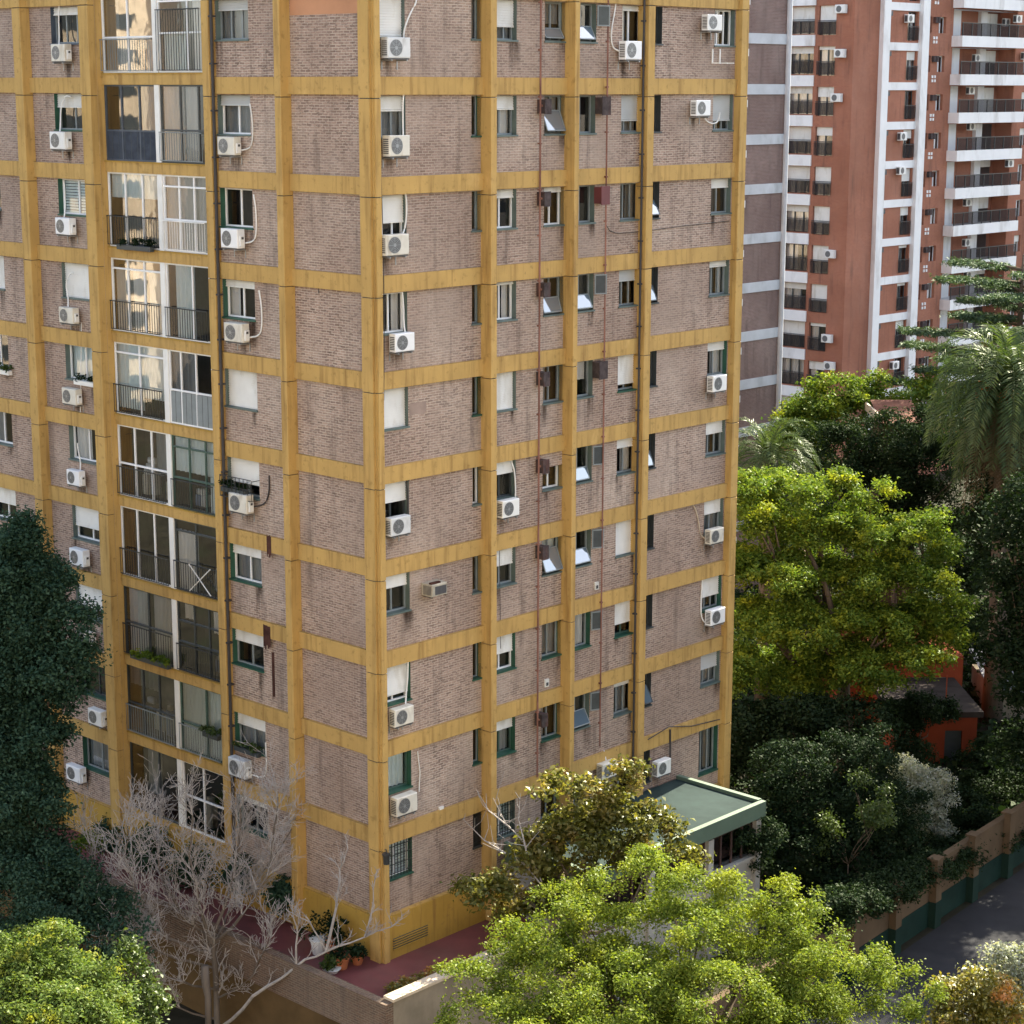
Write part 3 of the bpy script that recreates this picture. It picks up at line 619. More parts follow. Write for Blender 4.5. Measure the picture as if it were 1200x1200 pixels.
bal = [  # (left unit), (right unit) from the top storey down
    (D_(fr=wf, cols=(.5,), trans=(.46,), lower=('rail', 'frame_grey', .44), inner='interior_mid', clutter=4, cur=[(0, .25, .0, .95, CG), (.3, .55, .0, .45, CC)], glass='glass_bright'), D_(fr=wf, cols=(.66,), trans=(.5, .9), lower=('rail', 'iron', .8), cur=[(.05, .55, .0, .5, CP), (.7, .98, 0, .9, CC)], inner='interior_mid')),
    (D_(fr=bl_, cols=(.33, .68), trans=(.40,), lower=('panel', 'blue_cloth', .39), cur=[(.66, 1, .3, 1, CG)], clutter=2), D_(fr=dk, cols=(.45, .86), trans=(.42,), lower=('rail', 'frame_grey', .40), cur=[(0, .44, .0, 1, CC), (.48, .8, 0, 1, CC)], glass='glass_bright', clutter=1)),
    (D_(fr=wf, cols=(.34, .68), trans=(), lower=('rail', 'iron', .42), cur=[(0, 1, .66, .98, 'curtain_pale')], inner='interior_mid', clutter=3), D_(fr=wf, cols=(.36, .7), trans=(.42, .85), lower=('rail', 'white', .41), cur=[(0, 1, 0, .98, CC)], glass='glass_bright')),
    (D_(fr=wf, cols=(.33, .66), trans=(.86,), lower=('rail', 'iron', .42), cur=[(.02, .3, 0, .86, CC), (.36, .62, 0, .86, CC), (.68, .98, 0, .86, CP)], glass='glass_bright'), D_(fr=wf, cols=(.6,), trans=(), lower=('rail', 'iron', .42), cur=[(.12, .58, 0, 1, CP)], clutter=1)),
    (D_(fr=wf, cols=(.5,), trans=(.86,), lower=('rail', 'iron', .42), cur=[(0, .5, .08, .98, CP), (.5, 1, .26, .98, CP)]), D_(fr=wf, cols=(.27, .62), trans=(.46,), lower=('panel', 'frame_grey', .44), cur=[(0, .6, .4, 1, CG)], inner='interior_mid')),
    (D_(fr=wf, cols=(.34, .68), trans=(.46,), lower=('rail', 'iron', .42), cur=[(.7, .98, .4, 1, CG)], clutter=3, inner='interior_brown'), D_(fr=gn, cols=(.4, .78), trans=(.42, .84), lower=('rail', 'iron', .40), cur=[(0, 1, .5, 1, CP), (.8, 1, 0, .5, CP)], clutter=2)),
    (D_(fr=wf, cols=(.33, .68), trans=(), lower=('rail', 'iron', .40), cur=[(.0, .3, 0, 1, 'interior_brown')]), D_(fr=dk, cols=(.5,), trans=(.84,), lower=('cross', 'iron', .42), cur=[(0, .45, 0, .84, CC)], clutter=3, inner='interior_brown')),
    (D_(fr=dk, cols=(.5,), trans=(.48,), lower=('rail', 'iron', .46), cur=[(.02, .42, 0, 1, CC), (.55, 1, 0, 1, CC)]), D_(fr=dk, cols=(.4, .75), trans=(.42, .72), lower=('rail', 'iron', .40), cur=[(.1, .35, .75, 1, CC), (.8, 1, .65, 1, CC)], clutter=3)),
    (D_(fr=dk, cols=(.33, .66), trans=(.44,), lower=('rail', 'frame_grey', .42), cur=[(0, .6, .7, 1, CG)], clutter=3, inner='interior_mid'), D_(fr=gn, cols=(.62,), trans=(.42,), lower=('rail', 'frame_grey', .40), cur=[(0, .98, .0, .98, CP)])),
    (D_(fr=dk, cols=(.6,), trans=(), lower=None, cur=[(.3, .6, .3, .95, CG)], clutter=2), D_(fr=wf, cols=(.5,), trans=(.5,), lower=None, cur=[], clutter=2)),
]
for s, (l, r) in enumerate(bal):
    zt = bt(s) - .235; zb = bt(s + 1) + .145
    balcony(*UL, zb, zt, **l); balcony(*UR, zb, zt, **r)
    mb = MB(); mb.box(UL[1] + .005, UR[0] - .005, .33, .9, zb, zt, 'white'); mb.build('balcony_post', BASE, (0, 0, 0), RZ['L'])
# two storeys above the picture are plain glazing
# ------------------------------------------------------------------ air conditioners
def ac_meshes(side):
    W, Dp, Hh = .80, .29, .55; d = {}
    b = MB(); b.bevbox(-W / 2, W / 2, -Dp, 0, 0, Hh, .02, 'white_clean'); b.box(-W / 2 + .03, W / 2 - .03, -Dp + .02, -.03, -.035, .0, 'ac_vent')
    d['casing'] = b.mesh('casing')
    b = MB(); cx = -.11 if side == 'R' else -.11; y = -Dp - .004; r = .222
    b.disc(cx, y, Hh / 2, r, 'ac_grille', 28)
    for rr in (.06, .1, .14, .18, .216): b.disc(cx, y - .006, Hh / 2, rr, 'metal', 28, rr - .011)
    for i in range(8):
        a = i * math.pi / 4; c, s_ = math.cos(a), math.sin(a); n_ = (-s_ * .005, c * .005)
        b.quad((cx + c * .05 + n_[0], y - .008, Hh / 2 + s_ * .05 + n_[1]), (cx + c * r + n_[0], y - .008, Hh / 2 + s_ * r + n_[1]), (cx + c * r - n_[0], y - .008, Hh / 2 + s_ * r - n_[1]), (cx + c * .05 - n_[0], y - .008, Hh / 2 + s_ * .05 - n_[1]), 'metal')
    b.disc(cx, y - .01, Hh / 2, .045, 'metal', 16); d['fan_grille'] = b.mesh('fan_grille')
    b = MB()
    for i in range(8): z = .07 + i * .052; b.box(-W / 2 - .006, -W / 2 + .002, -Dp + .04, -.05, z, z + .03, 'ac_vent')
    d['side_vent'] = b.mesh('side_vent')
    b = MB(); b.box(W / 2, W / 2 + .06, -Dp + .08, -.06, .06, .36, 'white'); b.box(W / 2 + .06, W / 2 + .065, -Dp + .11, -.1, .26, .33, 'ac_vent'); d['valve_cover'] = b.mesh('valve_cover')
    b = MB()
    for x in (-.27, .27): b.box(x - .018, x + .018, -Dp - .01, .13, -.075, -.036, 'metal'); b.box(x - .018, x + .018, .1, .13, -.3, -.076, 'metal')
    d['bracket'] = b.mesh('bracket'); return d
ACM = {'R': ac_meshes('R'), 'L': ac_meshes('L')}
plain('white_aged', (.66, .63, .55), .5, .1, 3, dirt=(.4, .33, .24), dirtscale=3); plain('white_dull', (.62, .63, .63), .5, .1, 3, dirt=(.3, .28, .26), dirtscale=3)
AGED = {}
for f_ in 'RL':
    for m_ in ('white_aged', 'white_dull', 'white'):
        c_ = ACM[f_]['casing'].copy(); c_.materials[0] = M[m_]; AGED[f_, m_] = c_
ORD = ['top', 'second', 'third', 'fourth', 'fifth', 'sixth', 'seventh', 'eighth', 'ninth', 'tenth']
GAC = 'air conditioners hung on the yellow framed block'
def ac(f, px, py, label, hose=None, hm='white', sc=1., rot=0.):
    off = .17
    x, z = fx(px, py, f, off); o = thing('air_conditioner', label, 'air conditioner', tuple(np.array((CX, CY, 0)) + np.array(onface(f, x, .0, z - .275))), RZ[f], GAC)
    sc *= rng.uniform(.93, 1.07); o.scale = (sc * rng.uniform(.95, 1.06), sc, sc); pick = rng.choice([None, None, 'white', 'white_aged', 'white_dull'])
    for k, me in ACM[f].items(): link(k, AGED[f, pick] if pick and k == 'casing' else me, o)
    stain(f, x, z - .3 * sc, rng.uniform(.35, .6), rng.uniform(.5, .85))
    if hose:
        mb = MB(); pts = [Vector((p[0], (-.02 if i == 0 else .085), p[1])) for i, p in enumerate(hose)]
        # smooth the run
        for _ in range(2): pts = [pts[0]] + [q for a, b in zip(pts[:-1], pts[1:]) for q in (a * .75 + b * .25, a * .25 + b * .75)] + [pts[-1]]
        mb.tube(pts, .024, hm, 6); mb.build('hose', o)
    return o
UPR = [(.43, .15), (.52, .15), (.56, .6), (.62, 1.1), (.66, 1.72)]
def wl(w_, s): return f'{w_}, {ORD[s]} storey from the top'
cw = 'white air conditioner under the window beside the corner column'
ac('R', 463, 57, wl(cw, 0), [(.4, .45), (.5, .75), (.72, 1.2), (1.0, 1.55), (.95, 2.0)])
ac('R', 464, 172, wl(cw, 1), [(.4, .5), (.5, .8), (.5, 1.4), (.56, 1.75), (.5, 1.85)])
ac('R', 462, 288, wl(cw, 2), [(.4, .5), (.6, .7), (.66, 1.1), (.64, 1.6), (.5, 1.8)])
ac('R', 472, 401, 'white air conditioner hung below and right of a white framed corner window, rust runs beneath', [(.25, .55), (.3, .8), (.3, 1.3), (.25, 1.75)])
ac('R', 468, 616, wl(cw, 5), [(.42, .1), (.56, .3), (.66, .8), (.6, 1.5), (.5, 1.8)], 'dark_pipe')
ac('R', 473, 839, wl(cw, 7), [(.3, .55), (.42, .8), (.5, 1.3), (.52, 1.9)])
ac('R', 476, 943, 'white air conditioner with a round blue sticker, lowest beside the corner column')
ac('R', 597, 595, 'white air conditioner under the window just right of the second column', [(.42, .1), (.55, .2), (.62, .7), (.55, 1.4), (.4, 1.7)])
ac('R', 738, 59, 'white air conditioner under the window left of the twin drainpipes, highest on that side', [(-.38, .25), (-.6, .35), (-.68, .8), (-.5, 1.4), (-.4, 1.9), (.1, 2.0)])
ac('R', 714, 901, 'white air conditioner low on the right face, half behind the glossy tree', [(.1, .55), (.1, .9)])
ac('R', 834, 25, 'white air conditioner hung left of the far right window, top storey of the photo')
ac('R', 821, 125, 'white air conditioner hung left of a half shuttered far right window', [(.4, .1), (.55, -.15), (.9, -.3), (1.3, -.25), (1.4, .1)])
ac('R', 841, 448, 'white air conditioner under the far right window, fifth storey from the top')
ac('R', 839, 626, 'white air conditioner with hose curling up its left, under the far right window', [(-.4, .2), (-.55, .35), (-.65, .9), (-.9, 1.5), (-1.2, 1.7)], 'coping')
ac('R', 840, 721, 'white air conditioner lowest under the far right windows, hose up its left side', [(-.42, .1), (-.5, .3), (-.52, .9), (-.45, 1.8)])
ac('R', 778, 898, 'white air conditioner on brick just above the green flat roof', None, sc=.95)
lw = 'white air conditioner left of the wide column'
ac('L', 70, 64, wl(lw, 0), [(-.3, .55), (-.42, .8), (-.42, 1.5), (-.3, 1.95)])
ac('L', 70, 167, wl(lw, 1), [(-.2, .55), (-.3, .8), (-.25, 1.3), (.0, 1.7), (.3, 1.65)])
ac('L', 76, 267, wl(lw, 2), [(-.25, .55), (-.3, .9), (-.32, 1.7)])
ac('L', 80, 371, wl(lw, 3), [(-.2, .55), (-.32, .9), (-.45, 1.3), (-.2, 1.7), (.05, 1.75)])
ac('L', 84, 466, 'white air conditioner below a white framed window with flower boxes'); ac('L', 89, 561, wl(lw, 5), [(.1, .55), (0, .8), (-.15, 1.3), (-.15, 1.5)])
ac('L', 94, 655, wl(lw, 6)); ac('L', 102, 750, wl('white air conditioner peeping out behind the dark tree', 7)); ac('L', 116, 842, wl(lw, 8)); ac('L', 91, 908, 'old beige air conditioner hung lowest left of the wide column')
dw = 'white air conditioner right of the glazed balconies'
HL = [(.43, .15), (.7, .2), (.85, .45), (.85, 1.1), (.75, 1.55)]
ac('L', 267, 172, wl(dw, 1), HL); ac('L', 272, 281, wl(dw, 2), HL); ac('L', 277, 391, wl(dw, 3), HL)
ac('L', 283, 591, 'white air conditioner below a caged window with plants', [(.43, .2), (.8, .3), (1.0, .7), (1.0, 1.2)], 'dark_pipe'); ac('L', 283, 901, 'large white air conditioner behind bare twigs, lowest right of the glazed balconies', [(.43, .1), (.8, .05), (1.0, .3), (.98, 1.2)], sc=1.15)
# old box-type unit through the wall
x, z = fx(511, 690, 'R', .15); o = thing('window_air_conditioner', 'old beige box air conditioner stuck through the brick wall beside a window', 'air conditioner', tuple(np.array((CX, CY, 0)) + np.array(onface('R', x, 0, z))), RZ['R'])
mb = MB(); mb.bevbox(-.33, .33, -.36, .12, -.19, .19, .02, 'ac_old'); mb.build('casing', o)
mb = MB(); 
for i in range(7): mb.box(-.335, -.331, -.32 + i * .05, -.295 + i * .05, -.14, .14, 'ac_vent')
mb.box(-.2, .28, -.365, -.361, -.14, .12, 'ac_vent'); mb.build('vent_grille', o)
mb = MB(); mb.box(-.3, .1, -.3, -.2, .19, .24, 'rust_stain'); mb.box(-.3, -.26, -.33, .1, -.23, -.19, 'flue'); mb.box(.26, .3, -.33, .1, -.23, -.19, 'flue'); mb.build('bracket', o)
# AC bracket left empty, drying frame
x, z = fx(842, 68, 'R', 0); mb = MB()
for dx in (-.3, .1, .45): mb.box(x + dx, x + dx + .04, -.25, .1, z - .16, z - .12, 'white'); 
for dx in (-.3, .1): mb.box(x + dx, x + dx + .04, .06, .1, z - .12, z + .32, 'white')
o = mb.build('wall_bracket', None, (CX, CY, 0), RZ['R']); tag(o, 'empty white wall bracket below the topmost far right window', 'bracket')
# cage round the plant window
zb = bt(5) + WB; x0, x1 = -7.1, -5.55; mb = MB()
for i in range(9): x = x0 + (x1 - x0) * i / 8; mb.box(x - .008, x + .008, -.22, -.205, zb - .05, zb + .62, 'iron')
for z in (zb - .05, zb + .3, zb + .62): mb.box(x0, x1, -.235, -.22, z, z + .025, 'iron')
for x in (x0, x1): mb.box(x - .01, x + .01, -.2, .12, zb + .58, zb + .6, 'iron'); mb.box(x - .01, x + .01, -.2, .12, zb - .05, zb - .03, 'iron')
mb.build('window_cage', BASE, (0, 0, 0), RZ['L'])

# ------------------------------------------------------------------ leaves
def leaf_mesh(name, C, N, size, mat, rs, aspect=.55, fold=.25, sizes=None):
    """C: n x 3 centres, N: n x 3 normals -> n folded leaf quads"""
    n = len(C); r = rs
    N = N / (np.linalg.norm(N, axis=1, keepdims=True) + 1e-9)
    A = r.normal(size=(n, 3)); T = np.cross(N, A); T /= np.linalg.norm(T, axis=1, keepdims=True) + 1e-9; Bv = np.cross(N, T)
    s = (size * r.uniform(.6, 1.35, n))[:, None] if sizes is None else sizes[:, None]
    v = np.empty((n, 4, 3)); up = N * s * fold
    v[:, 0] = C - T * s * .5; v[:, 1] = C + Bv * s * aspect * .5 + up * .5; v[:, 2] = C + T * s * .5 - up * .4; v[:, 3] = C - Bv * s * aspect * .5 + up * .5
    me = bpy.data.meshes.new(name); me.vertices.add(4 * n); me.loops.add(4 * n); me.polygons.add(n)
    me.vertices.foreach_set('co', v.ravel()); me.loops.foreach_set('vertex_index', np.arange(4 * n)); me.polygons.foreach_set('loop_start', np.arange(n) * 4)
    me.update(calc_edges=True); me.materials.append(M[mat]); return me
def scatter(lobes, n, rs, sub=9, subr=(.24, .42), fill=.18, upb=.35, flat=.8, twig=.22, cap=.25):
    """leaves gathered in clumps on the shells of the lobes (each lobe: x y z r)"""
    L = np.array(lobes); w_ = L[:, 3] ** 2; w_ /= w_.sum(); subs = []
    for l in L:
        k = max(3, int(sub * (l[3] / L[:, 3].mean()) ** 1.5))
        d = rs.normal(size=(k, 3)); d[:, 2] = d[:, 2] + upb; d /= np.linalg.norm(d, axis=1, keepdims=True)
        rr = l[3] * rs.uniform(*subr, k); c = l[:3] + d * (l[3] - rr * .35)[:, None] * np.array([1, 1, flat])
        subs.append(np.c_[c, rr, d])
    Sb = np.vstack(subs); p = Sb[:, 3] ** 2; p /= p.sum()
    nt_ = max(20, int(n / 7)); idx = rs.choice(len(Sb), nt_, p=p); b = Sb[idx]
    d = rs.normal(size=(nt_, 3)); d += b[:, 4:7] * .9; d[:, 2] += cap; d /= np.linalg.norm(d, axis=1, keepdims=True)
    rad = b[:, 3] * (1 - np.abs(rs.normal(0, .28, nt_))).clip(.1, 1.2); tw = b[:, :3] + d * rad[:, None] * np.array([1, 1, .75])
    nf = int(nt_ * fill); il = rs.choice(len(L), nf, p=w_); dd = rs.normal(size=(nf, 3)); dd /= np.linalg.norm(dd, axis=1, keepdims=True)
    tw2 = L[il, :3] + dd * (L[il, 3] * rs.uniform(.3, .95, nf))[:, None]; tw = np.vstack([tw, tw2]); d = np.vstack([d, dd])
    k = 7; C = np.repeat(tw, k, 0) + rs.normal(0, twig, (len(tw) * k, 3)) * np.array([1, 1, .7]); Dn = np.repeat(d, k, 0)
    N = Dn * .35 + np.array([0, 0, .75]) + rs.normal(0, .55, C.shape); return C, N
def limbs(mb, base, lobes, r0, m, rs, fork=None, bend=.12):
    base = np.array(base, float); L = np.array(lobes); top = L[:, :3].mean(0); fork = np.array(fork) if fork is not None else base + (top - base) * .55
    pts = [base + (fork - base) * t_ + np.array([math.sin(t_ * 5) * .12, math.cos(t_ * 4) * .1 - .1, 0]) * r0 * 3 * min(1, t_ * 3) for t_ in np.linspace(0, 1, 7)]
    mb.tube(pts, [r0 * (1.25 if i == 0 else 1 - .06 * i) for i in range(7)], m, 9)
    pick = rs.permutation(np.where(L[:, 3] >= np.median(L[:, 3]) * .8)[0])[:11]
    for l in L[pick]:
        e = fork + (l[:3] - fork) * .85; mid = fork + (e - fork) * .5 + rs.normal(0, bend, 3) * np.linalg.norm(e - fork) + np.array([0, 0, -.1 * l[3]])
        q = [fork, fork * .5 + mid * .5 + rs.normal(0, .08, 3), mid, mid * .5 + e * .5 + rs.normal(0, .1, 3), e]
        rr = r0 * .55; mb.tube(q, [rr, rr * .75, rr * .5, rr * .35, rr * .2], m, 6)
        for _ in range(3):
            dv = rs.normal(size=3); dv[2] = abs(dv[2]); dv /= np.linalg.norm(dv); mb.tube([mid, mid * .4 + (e + dv * l[3] * .35) * .6, e + dv * l[3] * .55], [rr * .4, rr * .22, rr * .08], m, 5)
GT = 'trees and shrubs round the block'
def tree(name, label, Y, circles, n, leaf, mat, seed, base=None, r0=.25, bark='bark', slope=0., y0=0., depth=.5, back=True, deep=0, cat='tree', trunk=True, ground=0., core='interior_leaf', **kw):
    """circles: (x, y, radius) read off the photo, set at distance Y; slope makes lower lobes stand nearer"""
    rs = np.random.RandomState(seed); lobes = []
    for (x, y, r) in circles:
        Yl = Y + slope * (y0 - y) + rs.uniform(-depth, depth); P = at(x, y, Yl); lobes.append([*P, r * Yl / F_PX])
    vis = list(lobes)
    if back:
        for l in vis[::2]: lobes.append([l[0] + rs.uniform(-.4, .4) * l[3], l[1] + l[3] * rs.uniform(.9, 1.6), l[2] - l[3] * rs.uniform(.1, .5), l[3] * .9])
    for k in range(deep):
        for l in vis: lobes.append([l[0] + rs.uniform(-.3, .3) * l[3], l[1] + l[3] * (1.1 + .9 * k), l[2] + rs.uniform(-.2, .25) * l[3], l[3] * .9])
    L = np.array(lobes)
    if base is None: base = (L[:, 0].mean(), L[:, 1].mean(), ground)
    o = thing(name, label, cat, base, 0, GT)
    C, N = scatter(lobes, n, rs, **kw)
    ok = C[:, 2] > ground + .02; C, N = C[ok], N[ok]
    me = leaf_mesh('crown', C - np.array(base), N, leaf, mat, rs); link('crown' if cat == 'tree' else 'foliage', me, o)
    if trunk:
        mb = MB(); b0 = np.array(base); limbs(mb, (0, 0, 0), [[*(np.array(l[:3]) - b0), l[3]] for l in lobes], r0, bark, rs)
        mb.build('trunk' if cat == 'tree' else 'stems', o, smooth=True)
    return o
#FOLIAGE
tree('plane_tree', 'big bright yellow-green leafy tree filling the bottom centre', 47, [(560, 1165, 42), (600, 1115, 42), (655, 1078, 45), (700, 1050, 36), (750, 1030, 40), (805, 1050, 42), (860, 1058, 40), (930, 1062, 38), (905, 1095, 45), (965, 1095, 42), (1030, 1140, 36), (1065, 1165, 40), (985, 1150, 52), (900, 1140, 60), (810, 1110, 58), (720, 1110, 58), (650, 1150, 60), (580, 1215, 60), (740, 1180, 70), (840, 1190, 70), (940, 1210, 68), (1040, 1215, 52), (660, 1235, 70), (780, 1260, 80), (900, 1280, 80), (1000, 1290, 70)],
     170000, .085, 'leaf_bright', 1, r0=.3, slope=.022, y0=1130, depth=.8, sub=12, subr=(.22, .42), fill=.06, twig=.11, upb=.6, cap=.6)
tree('young_tree', 'sunlit yellow-green tree with yellow sprigs, bottom left', 43, [(20, 1130, 40), (60, 1115, 36), (95, 1150, 36), (40, 1165, 50), (110, 1195, 42), (10, 1200, 50), (70, 1215, 60), (30, 1100, 18), (60, 1100, 20), (140, 1135, 16), (130, 1230, 50)],
     50000, .09, 'leaf_yellow', 2, r0=.16, slope=.02, y0=1130, sub=11, subr=(.22, .44), twig=.11, upb=.6, cap=.6)
tree('shrub', 'pale leafed sprays beside the bottom left tree, just left of the bare trunk', 46, [(150, 1115, 16), (165, 1150, 18), (172, 1180, 20), (140, 1135, 12), (160, 1210, 26)], 3600, .12, 'leaf_mid', 22, r0=.05, twig=.14, cat='shrub')
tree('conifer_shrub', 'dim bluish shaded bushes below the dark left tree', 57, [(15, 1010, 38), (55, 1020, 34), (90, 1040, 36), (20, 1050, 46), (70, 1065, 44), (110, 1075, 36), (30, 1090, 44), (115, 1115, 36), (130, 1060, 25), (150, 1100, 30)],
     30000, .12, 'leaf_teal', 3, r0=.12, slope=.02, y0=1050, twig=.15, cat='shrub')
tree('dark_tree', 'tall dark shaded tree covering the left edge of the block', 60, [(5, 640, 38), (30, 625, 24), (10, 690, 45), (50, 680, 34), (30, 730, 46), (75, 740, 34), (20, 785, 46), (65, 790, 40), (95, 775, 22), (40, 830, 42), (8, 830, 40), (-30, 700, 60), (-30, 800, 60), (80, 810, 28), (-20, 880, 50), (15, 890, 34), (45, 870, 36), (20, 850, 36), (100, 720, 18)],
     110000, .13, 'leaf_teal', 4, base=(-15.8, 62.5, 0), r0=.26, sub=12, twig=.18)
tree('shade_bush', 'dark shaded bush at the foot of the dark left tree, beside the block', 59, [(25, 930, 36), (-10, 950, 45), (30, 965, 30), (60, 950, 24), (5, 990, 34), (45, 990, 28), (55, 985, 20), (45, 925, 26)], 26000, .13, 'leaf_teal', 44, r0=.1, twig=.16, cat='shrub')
for i, (x, y, r, Yb, lb) in enumerate(((135, 985, 22, 67, 'dark bush on the terrace under the lowest wide column'), (180, 1000, 24, 65, 'dark bush on the terrace behind the left of the bare tree'), (232, 1020, 24, 63.4, 'dark bush on the terrace behind the middle of the bare tree'), (290, 1030, 20, 62, 'dark bush on the terrace behind the right of the bare tree'), (335, 1050, 13, 60.8, 'small dark bush by the slim column near the corner'))):
    tree('terrace_bush', lb, Yb, [(x - r * .6, y, r * .8), (x, y - 6, r), (x + r * .6, y, r * .8), (x, y + r * .7, r * .8)], 4200, .12, 'leaf_teal', 80 + i, r0=.03, cat='shrub', twig=.12, ground=TERZ)
tree('broadleaf_tree', 'large sunlit green tree beside the right edge of the yellow block', 80, [(880, 585, 26), (918, 578, 22), (950, 590, 22), (985, 575, 20), (1015, 600, 18), (900, 628, 30), (948, 632, 26), (990, 628, 26), (1030, 640, 24), (1068, 632, 22), (1100, 618, 17), (1112, 650, 20), (878, 680, 28), (925, 690, 30), (975, 685, 28), (1022, 690, 26), (1065, 685, 26), (1105, 690, 22), (1130, 720, 18), (1125, 755, 20), (1090, 738, 26), (1045, 742, 28), (1000, 742, 28), (950, 745, 30), (900, 745, 30), (1068, 785, 26), (1020, 795, 30), (970, 800, 30), (920, 808, 30), (870, 800, 30), (1100, 778, 18), (1042, 578, 12)],
     170000, .15, 'leaf_lit', 5, r0=.4, slope=.016, y0=700, depth=1.3, back=False, deep=3, sub=8, subr=(.28, .5), fill=.03, twig=.17, upb=.75, cap=.75)
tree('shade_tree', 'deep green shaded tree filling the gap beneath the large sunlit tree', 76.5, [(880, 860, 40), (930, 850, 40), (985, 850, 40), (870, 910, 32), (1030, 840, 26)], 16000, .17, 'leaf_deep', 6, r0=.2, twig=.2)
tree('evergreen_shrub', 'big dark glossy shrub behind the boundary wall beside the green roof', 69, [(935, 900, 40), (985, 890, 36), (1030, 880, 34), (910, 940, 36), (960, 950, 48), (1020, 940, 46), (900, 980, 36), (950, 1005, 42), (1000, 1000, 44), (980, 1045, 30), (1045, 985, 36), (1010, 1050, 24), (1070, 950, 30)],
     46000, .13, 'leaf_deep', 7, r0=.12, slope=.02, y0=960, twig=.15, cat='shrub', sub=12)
tree('shrub', 'two sunlit leafy sprays glinting on the dark glossy shrub', 67, [(1030, 955, 18), (1010, 915, 12), (975, 965, 14), (1040, 930, 12), (965, 990, 10)], 2600, .12, 'leaf_mid', 71, r0=.04, twig=.15, cat='shrub')
tree('small_tree', 'small dark tree standing against the front of the red house', 82.5, [(1055, 838, 20), (1085, 826, 20), (1108, 832, 15), (1070, 850, 16)], 8000, .14, 'leaf_deep', 75, r0=.08, twig=.15)
tree('flowering_shrub', 'shrub with masses of pale white and lavender blossom over the wall', 72, [(1065, 900, 18), (1090, 915, 20), (1105, 935, 17), (1085, 950, 22), (1100, 970, 16), (1070, 925, 20), (1115, 915, 10)], 12000, .10, 'leaf_silver', 8, r0=.08, twig=.12, cat='shrub')
tree('rounded_shrub', 'dark rounded bush overhanging the wall right of the blossom', 73.5, [(1120, 945, 30), (1150, 955, 30), (1130, 980, 32), (1165, 985, 22), (1110, 1000, 20)], 14000, .12, 'leaf_deep', 9, r0=.08, twig=.14, cat='shrub')
tree('backdrop_tree', 'tall dark tree at the right edge of the picture below the palm', 77, [(1185, 620, 36), (1168, 600, 22), (1195, 690, 42), (1172, 665, 22), (1195, 760, 40), (1190, 820, 36), (1200, 880, 34), (1175, 720, 18), (1240, 590, 60), (1320, 600, 75), (1260, 690, 70), (1350, 700, 75), (1260, 790, 70), (1340, 800, 70), (1300, 540, 55), (1220, 870, 40)], 48000, .2, 'leaf_deep', 10, r0=.4, twig=.24, depth=1.5)
tree('garden_tree', 'tall dark tree mostly out of view, added to shade the red house', 95, [(1222, 560, 36), (1260, 540, 50), (1320, 560, 60), (1240, 620, 50), (1300, 640, 60), (1230, 700, 40), (1290, 730, 60), (1350, 650, 60), (1250, 780, 40)], 26000, .24, 'leaf_deep', 18, r0=.3, twig=.26, depth=1.5)  # mostly out of view, added as an occluder for the red house
tree('unseen_shade_tree', 'unseen tall tree added near the driveway to block the sky', 58, [(1480, 620, 80), (1560, 640, 90), (1500, 740, 90), (1580, 760, 90), (1460, 820, 80), (1550, 860, 90)], 30000, .24, 'leaf_deep', 19, r0=.4, twig=.25, depth=2)  # out of view, added to block sky light over the driveway
tree('unseen_shade_tree', 'unseen tall tree added beyond the right edge to shade the driveway', 68, [(1330, 560, 70), (1420, 580, 80), (1500, 620, 80), (1360, 660, 80), (1460, 700, 90), (1550, 700, 80), (1400, 780, 80), (1500, 800, 80), (1320, 740, 60)], 52000, .24, 'leaf_deep', 17, r0=.4, twig=.25, depth=2)  # out of view, added to cast shade on the driveway and wall
tree('wall_hedge', 'long dark ivy hedge slumping over the top of the boundary wall', 64.0, [(985, 1068, 26), (1005, 1058, 25), (1022, 1050, 25), (1040, 1042, 24), (1058, 1034, 24), (1076, 1026, 23), (1094, 1017, 22), (1112, 1008, 21), (1130, 1000, 20), (1150, 992, 19), (1172, 983, 18), (1192, 974, 18), (1030, 1062, 14), (1070, 1045, 13), (1118, 1022, 12)], 26000, .12, 'leaf_ivy', 90, r0=.04, slope=.125, y0=1042, depth=.2, trunk=False, cat='hedge', twig=.13)
for i, (x, y, r, Yb, sd_, lb) in enumerate(((1150, 930, 26, 80, 61, 'dark low bush below the red house, nearest the blossom'), (1185, 930, 26, 79, 62, 'dark low bush at the right edge, behind the wall'), (1185, 975, 26, 76, 63, 'dark bush leaning on the boundary wall at the right edge'), (1095, 1000, 18, 70.5, 64, 'ivy clump hanging over the boundary wall below the blossom'), (1050, 1030, 18, 67.6, 65, 'ivy clump hanging over the boundary wall beside the nearest pier'), (1165, 905, 18, 83, 66, 'dark bush by the corner of the red house'), (1070, 885, 20, 81, 73, 'dark bush against the left end of the red house'), (1160, 885, 18, 82, 74, 'dark bush against the right end of the red house'), (1195, 945, 26, 84, 67, 'dark bush far right between the red house and the wall'), (1155, 990, 20, 73, 68, 'dark bush behind the third pier of the boundary wall'), (884, 978, 26, 65.5, 69, 'dark bush at the front corner of the green roofed annex'), (1010, 1075, 22, 65.4, 70, 'dark bush spilling over the near end of the boundary wall'))):
    tree('low_bush', lb, Yb, [(x - r * .7, y + 4, r * .8), (x, y - 6, r), (x + r * .7, y + 4, r * .8), (x, y + r * .8, r * .9)], 5000, .12, 'leaf_ivy', sd_, r0=.04, cat='shrub', twig=.14)
sheet('lawn', [(-40, 66), (-12, 82), (8, 78), (14, 70), (40, 95), (40, 170), (-40, 170)], .003, 'soil')
